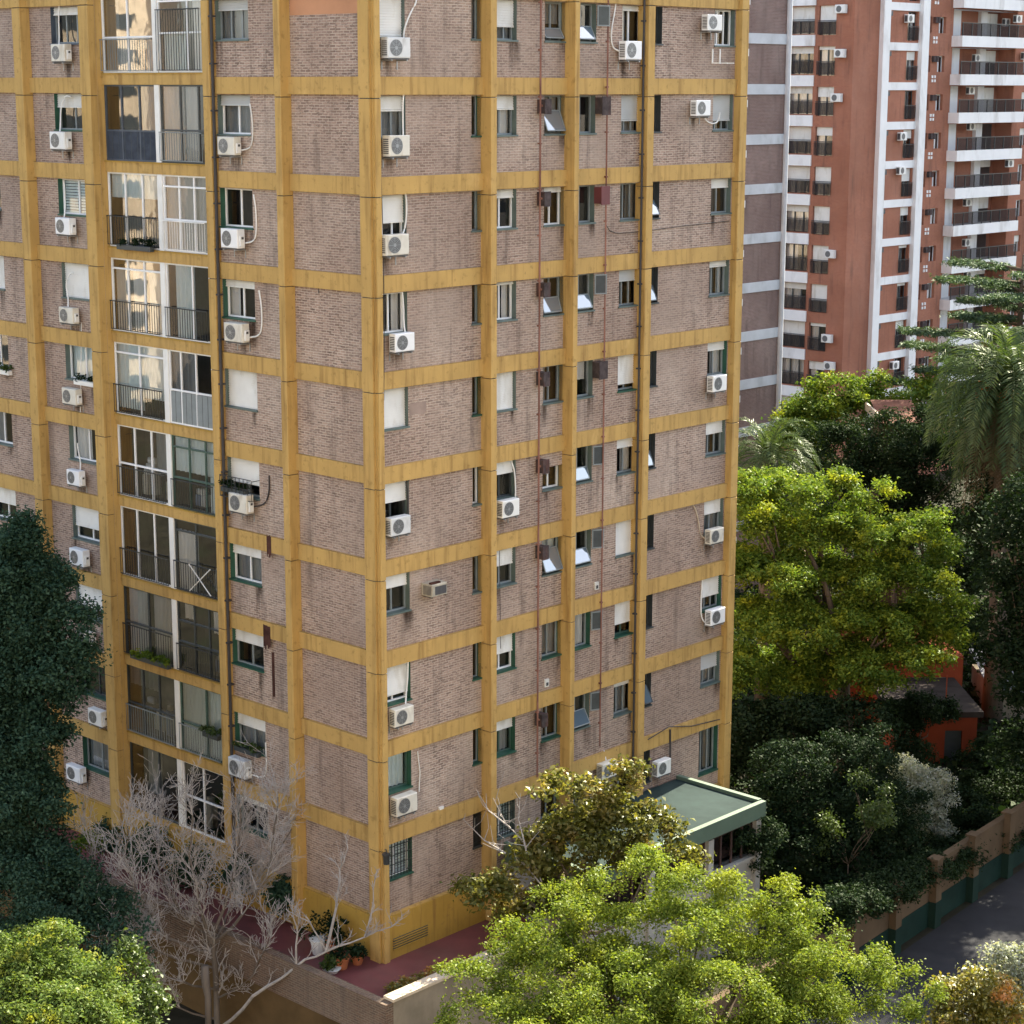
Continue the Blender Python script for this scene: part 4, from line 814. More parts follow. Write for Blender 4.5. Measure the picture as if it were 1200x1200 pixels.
tree('sunlit_tree', 'yellow-green topped tree in front of the red tower', 108, [(950, 470, 26), (985, 455, 22), (1020, 455, 22), (1045, 470, 18), (965, 495, 30), (1000, 490, 30), (930, 500, 26), (940, 535, 30), (1090, 450, 18), (1085, 475, 20)], 22000, .2, 'leaf_lit', 11, r0=.22, slope=.02, y0=480, twig=.25)
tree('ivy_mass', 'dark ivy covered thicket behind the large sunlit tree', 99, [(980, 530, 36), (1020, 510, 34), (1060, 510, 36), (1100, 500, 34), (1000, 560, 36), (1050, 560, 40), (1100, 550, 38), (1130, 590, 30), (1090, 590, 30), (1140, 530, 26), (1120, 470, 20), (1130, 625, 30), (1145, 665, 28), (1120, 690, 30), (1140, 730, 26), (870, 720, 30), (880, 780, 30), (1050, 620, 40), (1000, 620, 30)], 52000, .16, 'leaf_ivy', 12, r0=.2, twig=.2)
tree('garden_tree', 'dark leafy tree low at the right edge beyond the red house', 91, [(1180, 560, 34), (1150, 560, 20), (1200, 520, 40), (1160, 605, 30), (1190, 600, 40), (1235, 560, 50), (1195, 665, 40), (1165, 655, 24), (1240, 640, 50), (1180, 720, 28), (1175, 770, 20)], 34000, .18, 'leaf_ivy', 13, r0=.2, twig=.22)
tree('magnolia', 'sparse glossy tree with bronze green leaves against the right face', 58.5, [(740, 905, 17), (728, 925, 15), (660, 915, 15), (690, 930, 20), (640, 925, 10), (715, 955, 26), (670, 960, 22), (755, 965, 24), (785, 950, 10), (795, 975, 15), (640, 975, 18), (625, 1005, 22), (590, 1035, 20), (555, 1045, 18), (650, 1010, 22), (700, 990, 26), (745, 1000, 24), (790, 1000, 16), (815, 1000, 14), (640, 1050, 24), (600, 1065, 18), (680, 1040, 22), (620, 985, 10)],
     13500, .18, 'leaf_magnolia', 14, base=(1.1, 57.4, 0), r0=.16, slope=.006, y0=980, depth=.5, sub=7, subr=(.3, .5), fill=.15, twig=.17, back=False)
tree('croton_shrub', 'green shrub with yellow and orange leaf tips, bottom right', 49, [(1120, 1165, 22), (1150, 1155, 24), (1175, 1170, 26), (1135, 1195, 32), (1180, 1200, 30), (1110, 1205, 25)], 9000, .12, 'leaf_croton', 15, r0=.05, twig=.12, cat='shrub')
tree('silver_shrub', 'grey-green shrub at the very bottom right corner', 50.5, [(1180, 1125, 20), (1200, 1130, 24), (1190, 1150, 20), (1140, 1135, 10)], 4200, .11, 'leaf_silver', 16, r0=.05, twig=.12, cat='shrub')
for x, y, sd_, lb in ((70, 1000, 41, 'small sunlit green plant by the dark doorway at the left'), (105, 985, 42, 'small sunlit leafy plant by the wall base, left of the bare tree')):
    tree('small_plant', lb, 63.5, [(x, y, 8), (x - 8, y + 10, 9), (x + 8, y + 6, 8)], 500, .13, 'leaf_lit', sd_, r0=.03, cat='plant', twig=.12)

# low planting that carpets the ground between the trees
def ground_cover():
    rs = np.random.RandomState(77); n = 90000; p = np.c_[rs.uniform(-6, 46, n), rs.uniform(58, 138, n)]
    q = p - np.array([CX, CY]); off = q @ nR[:2]; u = q @ dR[:2]; inside = (off > 3.6) | (u > 17.8)
    free = ((p - W0[:2]) @ wn < -.7); an_ = ~((u > 7) & (u < 18.5) & (off < 8)); ok = inside & free & an_
    p = p[ok]; hgt = .15 + .45 * (np.sin(p[:, 0] * 1.3) * np.cos(p[:, 1] * .9) + 1) / 2
    C = np.c_[p, rs.uniform(.02, 1, len(p)) * hgt]; N = np.array([0, 0, .8]) + rs.normal(0, .5, C.shape)
    o = link('ground_cover', leaf_mesh('ground_cover', C, N, .42, 'leaf_ivy', rs)); o['kind'] = 'stuff'
ground_cover()
# ------------------------------------------------------------------ bare tree
def bare_tree():
    rs = np.random.RandomState(5); base = atz(258, 1215, 0.); base = np.array([base[0], 58.2, 0.]); 
    P0 = at(255, 1180, 58.2); base[0] = P0[0]
    o = thing('bare_tree', 'leafless tree with a dense fan of pale grey twigs before the block', 'tree', base, 0, GT)
    tr, br = MB(), MB(); Yb = 58.2
    def P(x, y, dy=0.): return np.array(at(x, 1235 - (1235 - y) * (.87 if x < 330 else .96), Yb + dy)) - base
    def grow(mb, p, d, length, r, lvl, mat, up):
        n = 5; q = [p]; dd = d / np.linalg.norm(d)
        for i in range(n):
            dd = dd + rs.normal(0, .16, 3) + np.array([0, 0, up]); dd /= np.linalg.norm(dd); q.append(q[-1] + dd * length / n)
        mb.tube(q, [max(.006, r * (1 - .16 * i)) for i in range(n + 1)], mat, 5 if r > .02 else 4)
        if lvl > 0:
            for k in range(rs.randint(4, 6) if lvl > 1 else rs.randint(4, 7)):
                i = rs.randint(1, n + 1); t_ = q[i] - q[i - 1]; t_ /= np.linalg.norm(t_)
                s_ = rs.normal(size=3); s_ -= t_ * (s_ @ t_); s_ /= np.linalg.norm(s_)
                grow(br, q[i], t_ * .75 + s_ * .65, length * rs.uniform(.45, .72), r * .52, lvl - 1, 'twig_pale', up)
    # stem and main limbs, each read as a run of points (photo x, y, depth step)
    def limb(pts, r0, r1, lvl, cnt, tw=1.6, mat='bark_pale', up=.1):
        tw *= .8
        q = [P(*p) for p in pts]; fine = []
        for a, b in zip(q[:-1], q[1:]):
            for t_ in (0, .33, .66): fine.append(a + (b - a) * t_ + rs.normal(0, .03, 3))
        fine.append(q[-1]); n = len(fine); (tr if r0 > .1 else br).tube(fine, [r0 + (r1 - r0) * i / (n - 1) for i in range(n)], mat, 7)
        for k in range(int(cnt * 1.35)):
            i = rs.randint(max(1, n // 4), n); t_ = fine[i] - fine[i - 1]; t_ /= np.linalg.norm(t_); s_ = rs.normal(size=3); s_[2] = abs(s_[2]) * .8; s_ /= np.linalg.norm(s_)
            grow(br, fine[i], t_ * .7 + s_ * .75, tw * rs.uniform(.6, 1.15), max(.018, (r0 + (r1 - r0) * i / n) * .45), lvl, 'twig_pale', up)
    limb([(262, 1235), (258, 1180), (256, 1110), (250, 1080)], .105, .075, 2, 5, 1.3)
    limb([(250, 1085), (272, 1020, .4), (282, 960, .6), (284, 905, .6)], 0.056, .025, 2, 16, 1.5)
    limb([(250, 1085), (235, 1030, -.4), (225, 970, -.6), (228, 915, -.8)], 0.053, .022, 2, 17, 1.5)
    limb([(252, 1090), (215, 1050, .5), (190, 990, .8), (185, 930, 1.)], 0.050, .022, 2, 17, 1.5)
    limb([(254, 1105), (200, 1080, -.8), (165, 1030, -1.1), (150, 975, -1.3), (152, 930, -1.3)], 0.050, .02, 2, 18, 1.5)
    limb([(256, 1120), (190, 1100, .3), (140, 1065, .6), (115, 1010, .8), (108, 955, .8)], 0.046, .018, 2, 18, 1.5)
    limb([(252, 1090), (285, 1050, -.7), (315, 1000, -1.), (325, 930, -1.1), (328, 890, -1.)], 0.053, .02, 2, 18, 1.4)
    limb([(252, 1095), (270, 1050, 1.2), (300, 1010, 1.8), (345, 960, 2.)], 0.043, .02, 2, 17, 1.3)
    limb([(258, 1150), (215, 1140, -1.2), (170, 1120, -1.8), (140, 1090, -2.)], .04, .015, 2, 13, 1.2)
    limb([(258, 1165), (300, 1130, -.6), (320, 1080, -1.)], .035, .015, 2, 11, 1.1)
    limb([(258, 1190), (215, 1175, -.6), (180, 1160, -1.)], .04, .012, 2, 6, 1.)
    # the low limb that reaches right into the sun
    limb([(262, 1205), (300, 1160, -1.2), (350, 1128, -1.8), (385, 1110, -2.), (430, 1095, -2.1), (475, 1070, -2.2)], .06, .014, 1, 14, .7, 'twig_pale')
    limb([(385, 1110, -2.), (396, 1060, -2.), (402, 1010, -2.), (410, 985, -2.)], .05, .012, 1, 10, .65, 'twig_pale')
    limb([(350, 1128, -1.8), (352, 1090, -1.8), (345, 1060, -1.8)], .04, .012, 1, 7, .55, 'twig_pale')
    limb([(430, 1095, -2.1), (440, 1050, -2.1), (446, 1010, -2.1)], .03, .01, 1, 6, .5, 'twig_pale')
    limb([(385, 1110, -2.), (365, 1075, -2.2), (338, 1060, -2.4)], .03, .01, 1, 6, .5, 'twig_pale')
    tr.build('trunk', o, smooth=True); br.build('branches', o)
    st = MB(); q = [P(248, 1225, -1.2), P(247, 1160, -1.2), P(244, 1140, -1.2), P(243, 1118, -1.2)]; st.tube(q, [.1, .1, .13, .12], 'bark_pale', 8)
    t_ = st.build('dead_stump', None, base, smooth=True); tag(t_, 'pale broken dead trunk stub beside the bare tree', 'stump')
bare_tree()
def twigs(name, label, runs, Y, seed, base):
    rs = np.random.RandomState(seed); mb = MB(); base = np.array(base); o = thing(name, label, 'shrub', base, 0, GT)
    for pts in runs:
        q = [np.array(at(x, y, Y + rs.uniform(-.3, .3))) - base for x, y in pts]; mb.tube(q, np.linspace(.03, .008, len(q)), 'twig_pale', 5)
        for _ in range(9):
            i = rs.randint(1, len(q)); d = rs.normal(size=3); d[2] = abs(d[2]); p = q[i - 1] + (q[i] - q[i - 1]) * rs.uniform(0, 1); l = rs.uniform(.3, .8); k = [p, p + d * l * .3 + rs.normal(0, .04, 3), p + d * l * .55 + np.array([0, 0, .1])]
            mb.tube(k, [.012, .009, .006], 'twig_pale', 4)
    mb.build('twigs', o); return o
twigs('bare_shrub', 'leafless tan twigs crossing the second column left of the glossy tree', [[(640, 1040), (620, 990), (595, 965), (580, 935)], [(600, 970), (575, 950), (560, 925)], [(620, 1000), (610, 960), (612, 930)], [(595, 1000), (570, 985), (545, 960)], [(640, 1040), (615, 1010), (605, 1030)]], 58, 3, (1.0, 57.8, 0))

# ------------------------------------------------------------------ palms and cedar
def frond_geo(mb_leaf, mb_stem, root, az, el, L, droop, rs, nl=34, wl=.055, ll=.5):
    d = np.array([math.cos(az) * math.cos(el), math.sin(az) * math.cos(el), math.sin(el)]); p = np.array(root, float); pts = [p.copy()]
    n = 14
    for i in range(n): d = d + np.array([0, 0, -droop / n * (1 + i / n)]); d /= np.linalg.norm(d); p = p + d * L / n; pts.append(p.copy())
    mb_stem.tube(pts, np.linspace(.035, .008, n + 1), mb_stem.stem, 4)
    side0 = np.cross(d, [0, 0, 1.]); 
    for k in range(nl):
        f_ = .12 + .88 * k / nl; x = f_ * n; i = min(int(x), n - 1); c = pts[i] + (pts[i + 1] - pts[i]) * (x - i); t_ = pts[i + 1] - pts[i]; t_ = t_ / np.linalg.norm(t_)
        s_ = np.cross(t_, [0, 0, 1.]); s_ /= np.linalg.norm(s_) + 1e-6; u_ = np.cross(s_, t_)
        l = ll * math.sin(math.pi * min(.97, .15 + f_ * .8)) ** .6
        for sg in (-1, 1):
            dv = s_ * sg * .8 + t_ * .65 + u_ * .18 + rs.normal(0, .1, 3); dv /= np.linalg.norm(dv); e = c + dv * l; e[2] -= .12 * l; mid = c + dv * l * .5; nn = t_ * wl * .5
            mb_leaf.v += [tuple(c), tuple(mid + nn), tuple(e), tuple(mid - nn)]; j = len(mb_leaf.v) - 4; mb_leaf.f.append((j, j + 1, j + 2, j + 3)); mb_leaf.m.append(mb_leaf.mi(mb_leaf.leaf))
def palm(label, px, py, Y, L, nf, seed, skirt=0, trunk_r=.35, fruit=False, name='palm_tree', ell=(-.35, 1.35)):
    rs = np.random.RandomState(seed); T = np.array(at(px, py, Y)); base = np.array([T[0], T[1], 0.]); o = thing(name, label, 'tree', base, 0, GT)
    h = T[2]; tb = MB(); tb.tube([(0, 0, 0), (.05, 0, h * .3), (0, .05, h * .7), (0, 0, h)], [trunk_r * 1.2, trunk_r, trunk_r, trunk_r * 1.25], 'bark', 12)
    lb, sb = MB(), MB(); lb.leaf = 'leaf_palm'; sb.stem = 'leaf_palm'
    for i in range(nf):
        el = ell[0] + (ell[1] - ell[0]) * ((i + .5) / nf) ** .8; frond_geo(lb, sb, (0, 0, h + .1), i * 2.39996 + rs.uniform(-.2, .2), el, L * rs.uniform(.85, 1.1), 1.5 + .5 * (el > .5), rs, ll=L * .16, wl=L * .017)
    tb.build('trunk', o, smooth=True); lb.v += sb.v if False else []; lb.build('fronds', o); sb.build('frond_stems', o)
    if skirt:
        db, ds = MB(), MB(); db.leaf = 'dead_frond'; ds.stem = 'dead_frond'
        for i in range(skirt): frond_geo(db, ds, (0, 0, h - rs.uniform(0, 1.4)), i * 2.4, -.55 + rs.uniform(-.4, .3), L * rs.uniform(.55, 1.05), 2.4, rs, nl=24, ll=L * .09, wl=L * .014)
        db.v = list(db.v); db.build('dead_fronds', o); ds.build('dead_frond_stems', o)
    if fruit:
        fb = MB()
        for i in range(16):
            a_ = rs.uniform(0, 6.28); q = [(0, 0, h), (math.cos(a_) * .7, math.sin(a_) * .7, h - .05), (math.cos(a_) * 1.1, math.sin(a_) * 1.1, h - .5)]; fb.tube(q, [.03, .05, .02], 'fruit_orange', 5)
            for _ in range(14): p = Vector(q[2]) + Vector(rs.normal(0, .2, 3)); fb.tube([Vector(q[1]), p], [.012, .03], 'fruit_orange', 4)
        fb.build('fruit_stalks', o)
    return o
palm('tall shaggy palm with brown hanging dead fronds at the right edge', 1183, 448, 90, 5.1, 110, 3, skirt=110, fruit=True, trunk_r=.42, ell=(-.75, 1.35))
palm('low feathery palm just right of the yellow block', 902, 538, 92, 3.4, 46, 4, name='feather_palm', ell=(-.1, 1.4))
def cedar():
    rs = np.random.RandomState(9); base = np.array(at(1190, 480, 112)); base[2] = 0; o = thing('cedar_tree', 'dark cedar with flat layered branches in front of the tower', 'tree', base, 0, GT)
    top = at(1190, 296, 112)[2]; mb = MB(); mb.tube([(0, 0, 0), (0, 0, top * .6), (0, 0, top)], [.4, .3, .05], 'bark', 9); C, N = [], []
    for i in range(46):
        z = top - .6 - (i / 46) * 11; L = 3.2 + (i / 46) * 4.4 + rs.uniform(-.8, 1.8); a_ = i * 2.39996; e = np.array([math.cos(a_) * L, math.sin(a_) * L, z + .25 * L * .4 - .2]); s_ = np.array([0, 0, z])
        mid = (s_ + e) / 2 + np.array([0, 0, .15]); mb.tube([s_, mid, e], [.09, .05, .015], 'bark', 5); n = int(420 * L)
        t_ = rs.uniform(.2, 1.03, n); c = s_ + (e - s_) * t_[:, None]; side = np.array([-math.sin(a_), math.cos(a_), 0]); c = c + side * (rs.normal(0, .55, n) * (1.1 - .6 * np.abs(t_ - .55)) )[:, None]; c[:, 2] += rs.normal(0, .09, n) - .25 * (t_ - .5) ** 2
        C.append(c); N.append(np.array([0, 0, .8]) + rs.normal(0, .5, (n, 3)))
    link('crown', leaf_mesh('crown', np.vstack(C), np.vstack(N), .3, 'leaf_cedar', rs, aspect=.22), o); mb.build('trunk', o, smooth=True)
cedar()

# ------------------------------------------------------------------ terrace and its walls
off2 = 2.9
def corner_off(o1, o2):                          # point out o1 from the right face and o2 from the left face
    p = np.array([CX, CY]); return p + nR[:2] * o1 + nL[:2] * o2
K = np.array([-3.58, 53.61])                      # outer corner of the terrace wall
KL = K + dL[:2] * 26; KR = K + dR[:2] * 9.2
inR = KR - nR[:2] * 3.4; inL = KL - nL[:2] * 3.2
mb = MB(); cpt = np.array([CX, CY])
Ki = K - nR[:2] * .12 - nL[:2] * .12
mb.prism([Ki, KR - nR[:2] * .12 - dR[:2] * .01, inR, cpt + dR[:2] * .4 - nR[:2] * .4, inL, KL - nL[:2] * .12], 0, TERZ, 'terrace_red'); struct(mb.build('terrace'))
top = CAMZ - 25.8
def wallrun(name, label, a, b, z0, z1, th, m, cop=None, cat='wall', inward=None):
    a, b = np.array(a[:2], float), np.array(b[:2], float); d = (b - a); L = np.linalg.norm(d); rz = math.atan2(d[1], d[0])
    o = thing(name, label, cat, (*a, z0), rz); mb = MB(); mb.box(0, L, 0, th, 0, z1 - z0, m); mb.build('wall_body', o)
    if cop: mb = MB(); mb.box(-.06, L + .04, -.07, th + .07, z1 - z0, z1 - z0 + .09, cop); mb.build('coping', o)
    return o, L
gw, gl = wallrun('garden_wall', 'old brown brick wall over an ochre base below the terrace', KL, K, top - 1.25, top - .03, .3, 'brick_garden', None)
mb = MB(); mb.box(0, gl, .03, .3, -(top - 1.25), -.001, 'ochre'); mb.build('painted_base', gw)
mb = MB(); rs = np.random.RandomState(2); 
o, L = wallrun('parapet_wall', 'stained plaster wall with pale sunlit coping along the terrace', K + dR[:2] * .302, KR, 0, top, .28, 'plaster', 'coping')
# terrace pots and plants
def pot(label, px, py, r, h, m, leaf, seed, z=TERZ, sz=.3):
    P = atz(px, py, z); o = thing('potted_plant', label, 'plant', tuple(P), 0, 'potted plants on the terrace'); mb = MB()
    mb.tube([(0, 0, 0), (0, 0, h * .9), (0, 0, h * .9), (0, 0, h)], [r * .7, r, r * 1.12, r * 1.12], m, 14); mb.build('pot', o)
    rs = np.random.RandomState(seed); C, N = scatter([[0, 0, h + sz * .7, sz]], 260, rs, twig=.08); link('foliage', leaf_mesh('foliage', C, N, .13, leaf, rs), o)
pot('white pot with a dark bush against the shaded terrace wall', 376, 1118, .25, .5, 'white_pot', 'leaf_deep', 1, sz=.55)
pot('large terracotta pot with a leafy plant near the corner column', 403, 1135, .26, .38, 'terracotta', 'leaf_deep', 2)
pot('small terracotta pot set right of the larger one', 422, 1130, .2, .28, 'terracotta', 'leaf_deep', 3, sz=.2)
pot('terracotta pot behind the white pot on the terrace', 392, 1118, .22, .5, 'terracotta', 'leaf_deep', 4, sz=.45)
pot('low bowl of pale plants left of the terracotta pots', 392, 1140, .26, .14, 'white_pot', 'leaf_mid', 5, sz=.2)
for i, (pts, lb) in enumerate((([(465, 1160, 7), (475, 1155, 8), (485, 1152, 6)], 'low sunlit yellowish plant nearest the terrace corner'), ([(497, 1148, 7), (510, 1142, 9), (522, 1138, 8)], 'low sunlit yellowish plant further along the parapet'))):
    tree('small_plant', lb, atz(pts[1][0], pts[1][1] + 8, TERZ)[1], pts, 900, .09, 'leaf_croton', 50 + i, r0=.02, cat='plant', twig=.07, ground=TERZ)
# balcony and sill plants
def sill_plant(label, f, px, py, w_, off, leaf, seed, boxm=None, n=260):
    x, z = fx(px, py, f, off); P = np.array((CX, CY, 0)) + np.array(onface(f, x, -off, z)); o = thing('planter', label, 'plant', tuple(P), RZ[f], 'plants on balconies and sills')
    rs = np.random.RandomState(seed); k = max(2, int(w_ / .2)); C, N = scatter([[-w_ / 2 + w_ * (i + .5) / k, 0, .12, .14] for i in range(k)], n, rs, twig=.05, sub=4); link('foliage', leaf_mesh('foliage', C, N, .10, leaf, rs), o)
    mb = MB(); mb.bevbox(-w_ / 2, w_ / 2, -.09, .09, -.12, .04, .01, boxm or 'frame_dark'); mb.build('planter_box', o)
sill_plant('row of green plants inside a white framed balcony', 'L', 158, 291, 1.8, -.15, 'leaf_deep', 1)
sill_plant('trailing light green plants along a curtained balcony', 'L', 178, 775, 2.1, -.15, 'leaf_lit', 2, n=700)
sill_plant('green plant hanging on a dark framed lower balcony', 'L', 250, 862, .8, -.15, 'leaf_mid', 3)
sill_plant('white flower box below a left hand window', 'L', 102, 450, 1.3, .0, 'leaf_deep', 4, 'white')
sill_plant('white flower box at the far left window edge', 'L', 5, 437, .8, .0, 'leaf_mid', 5, 'white')
sill_plant('plants inside the caged window', 'L', 276, 575, 1.2, .1, 'leaf_deep', 6)
sill_plant('plants on the sill above the lowest large air conditioner', 'L', 292, 880, 1.2, .02, 'leaf_mid', 7)

# ------------------------------------------------------------------ green roofed annex
zr = CAMZ - 23.95
Q = [atz(788, 906, zr), atz(897, 936, zr), atz(801, 990, zr)]
far = Q[1] + dR * 0; front = Q[2]
wd_ = (far - front) @ dR; dep = (far - Q[0]) @ nR
# local frame: x along right face, y inward (towards the block); origin at front left corner
fl = far - dR * 9.0; org = np.array([fl[0], fl[1], 0]); an = thing('annex', 'low flat annex with a grey-green roof against the right face', 'building', tuple(org), AZ)
D2 = float((fl - np.array([CX, CY, 0])) @ nR) - .02
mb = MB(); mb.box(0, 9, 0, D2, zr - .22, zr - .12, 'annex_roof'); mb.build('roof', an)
mb = MB(); mb.box(-.05, 9.05, -.08, .12, zr - .58, zr - .04, 'annex_paint'); mb.box(8.86, 9.05, .12, D2, zr - .66, zr, 'annex_paint'); mb.box(-.05, .12, .12, D2, zr - .66, zr - .0, 'annex_paint'); mb.build('fascia', an)
mb = MB()
for x in (.1, 3.0, 6.1, 8.75): mb = MB(); mb.box(x - .14, x + .14, -.02, .3, 0, zr - .66, 'annex_post'); mb.build('post', an)
mb = MB(); mb.box(0, 9, .12, .3, 0, zr - 1.9, 'annex_post'); mb.box(0, 9, -.05, .12, zr - 1.96, zr - 1.88, 'annex_post'); mb.box(8.8, 8.98, .3, D2, 0, zr - .66, 'annex_post'); mb.box(.02, .2, .3, D2, 0, zr - .66, 'annex_post'); mb.build('wall', an)
for x0, x1 in ((.26, 2.84), (3.16, 5.94), (6.26, 8.6)):
    mb = MB(); z0, z1 = zr - 1.89, zr - .67; mb.quad((x0, .6, z0), (x1, .6, z0), (x1, .6, z1), (x0, .6, z1), 'interior_brown'); n = 4
    for i in range(n + 1): x = x0 + (x1 - x0) * i / n; mb.box(x - .04, x + .04, .14, .2, z0, z1, 'interior_brown')
    mb.box(x0, x1, .135, .205, z1 - .07, z1, 'interior_brown'); wv = mb.build('window', an)
    mb = MB(); mb.quad((x0, .17, z0), (x1, .17, z0), (x1, .17, z1), (x0, .17, z1), 'glass'); mb.build('pane', wv)
# things leaning behind the annex
P = at(905, 915, 70); mb = MB()
# ------------------------------------------------------------------ the block the view is taken from, added unseen for its shade and bounce
ob = thing('added_opposite_building', 'unseen pale block behind the camera, added to shade and fill the facade', 'building', (0, -4, 0))
mb = MB(); mb.box(-34, 34, -14, 0, 0, 42, 'coping'); mb.build('wall', ob)
mb = MB(); mb.box(-34.3, 34.3, -14.3, .3, 42, 42.5, 'pale_concrete'); mb.build('roof', ob)
for k in range(13):
    mb = MB(); mb.box(-34.1, 34.1, .003, .12, 2.9 + k * 3, 3.15 + k * 3, 'tower_white'); mb.build('band', ob)
for i, (x, y, w_, h_, m, lb) in enumerate(((-150, 95, 30, 46, 'coping', 'unseen pale block added far left for the balcony glass to mirror'), (-140, 45, 36, 34, 'coping', 'unseen tan block added far left for the balcony glass to mirror'), (-165, 0, 40, 52, 'beige', 'unseen tall beige block added at the left rear for reflections'), (170, 60, 36, 40, 'coping', 'unseen pale block added far right for the right face to mirror'), (160, 115, 30, 30, 'beige', 'unseen low beige block added far right for reflections'))):  # unseen blocks, added to brighten what the window glass reflects
    cb = thing('unseen_city_block', lb, 'building', (x, y, 0)); mb = MB(); mb.box(-w_ / 2, w_ / 2, -w_ / 2, w_ / 2, 0, h_, m); mb.build('wall', cb)
    for k in range(int(h_ / 3)):
        mb = MB(); mb.box(-w_ / 2 - .05, w_ / 2 + .05, -w_ / 2 + 1, w_ / 2 - 1, k * 3 + 1., k * 3 + 2.4, 'frame_dark'); mb.build('window_strip', cb)
# ------------------------------------------------------------------ boundary wall of the driveway
a = W0[:2] - wd * 12; o = thing('boundary_wall', 'cream boundary wall with dark green foot and square piers along the driveway', 'wall', (*a, 0), math.atan2(wd[1], wd[0]))
LW = 34.; mb = MB(); mb.box(0, LW, 0, .25, .95, 2.3, 'cream'); mb.build('wall_body', o)
mb = MB(); mb.box(0, LW, -.015, .24, 0, .95, 'green_base'); mb.build('painted_foot', o)
x = .2
while x < LW:
    mb = MB(); mb.box(x, x + .42, -.28, -.0151, .97, 2.5, 'cream'); mb.box(x - .015, x + .435, -.295, -.0151, 0, .97, 'green_base'); mb.box(x - .03, x + .45, -.31, .1, 2.5, 2.58, 'cream'); mb.build('pier', o); x += 2.95
# ------------------------------------------------------------------ red house at the right
P = atz(1165, 895, 0.); hs = thing('red_house', 'red painted low house with a dark doorway among the right hand trees', 'building', (*at(1050, 880, 84)[:2], 0), R(2))
z1 = at(1060, 838, 84)[2]; z2 = at(1120, 775, 88)[2]
mb = MB(); wall(None, 0, 3.6, 0, z1, 0, 'red_paint', [(2.2, 2.95, 0, at(1100, 855, 84)[2])], mb)
mb.quad((3.6, 0, 0), (3.6, 8, 0), (3.6, 8, z1), (3.6, 0, z1), 'red_paint'); mb.quad((0, 0, 0), (0, 0, z1), (0, 8, z1), (0, 8, 0), 'red_paint'); mb.build('wall', hs)
mb = MB(); mb.box(-.2, 3.8, -.25, 5.0, z1, z1 + .25, 'roof_dark'); mb.build('roof', hs)
mb = MB(); mb.box(2.2, 2.95, .12, .2, 0, at(1100, 855, 84)[2], 'frame_dark'); mb.quad((2.2, 0, 0), (2.2, 0, 4), (2.2, .2, 4), (2.2, .2, 0), 'red_paint'); mb.build('door', hs)
mb = MB(); mb.box(-1., 4.2, 5, 12, 0, z2, 'red_paint'); mb.build('upper_storey', hs)
mb = MB(); mb.box(1.6, 3.4, 4.93, 4.99, z2 - 2.2, z2 - 1., 'frame_dark'); mb.build('window', hs)
q = at(1175, 790, 92); mb = MB(); mb.prism([(q[0] - .7, q[1] - 2), (q[0] + 2.5, q[1] - 2), (q[0] + 2.5, q[1] + 3), (q[0] - .7, q[1] + 3)], 0, q[2] - .3, 'plaster'); hh = thing('shed', 'small shed with a pale grey sloping roof beside the red house', 'building', (0, 0, 0)); mb.build('wall', hh)
mb = MB(); zz = q[2]; mb.quad((q[0] - .9, q[1] - 2.3, zz - .3), (q[0] + 2.7, q[1] - 2.3, zz - .3), (q[0] + 2.7, q[1] + 3, zz + .5), (q[0] - .9, q[1] + 3, zz + .5), 'roof_grey'); mb.build('roof', hh)
q = at(1052, 486, 103); mb = MB(); z0 = q[2]; mb.box(q[0] - .8, q[0] + 1.2, q[1], q[1] + 3, 0, z0 - .3, 'cream'); tr_h = thing('tiled_house', 'glimpse of a red tiled roof with pale edge in the thicket', 'building', (0, 0, 0)); mb.build('wall', tr_h)
mb = MB(); mb.quad((q[0] - .9, q[1] - .4, z0 - .3), (q[0] + 1.3, q[1] - .4, z0 - .3), (q[0] + 1.3, q[1] + 3, z0 + .4), (q[0] - .9, q[1] + 3, z0 + .4), 'tile_red'); mb.box(q[0] - 1., q[0] - .89, q[1] - .5, q[1] + 4, z0 - .3, z0 + .12, 'coping'); mb.build('roof', tr_h)

# ------------------------------------------------------------------ neighbour: dark brick with grey bands
PN = at(918, 200, 116.54); nb = thing('neighbour_building', 'dark brown brick building with pale grey concrete bands behind the block', 'building', (PN[0], PN[1], 0), AZ)
zt = CAMZ + 9.; hN = 2.8; zN = CAMZ + 2.94
mb = MB(); mb.box(-13, 0, 0, 12, 0, zt, 'brick_neighbour'); mb.build('wall', nb)
for k in range(-2, 11):
    z = zN - k * 2.757; mb = MB(); mb.box(-13, -.05, -.06, .1, z - .56, z, 'pale_concrete'); mb.build('band', nb)
    mb = MB(); mb.box(-4.1, -3.72, -.1, .02, z - 1.25, z - .86, 'white'); mb.box(-4.02, -3.8, -.11, -.1, z - 1.18, z - .93, 'frame_dark'); mb.build('wall_vent', nb)
mb = MB(); mb.tube([(-.02, -.1, 0), (-.02, -.1, zt)], .16, 'pale_concrete', 10); mb.build('drain_pipe', nb)

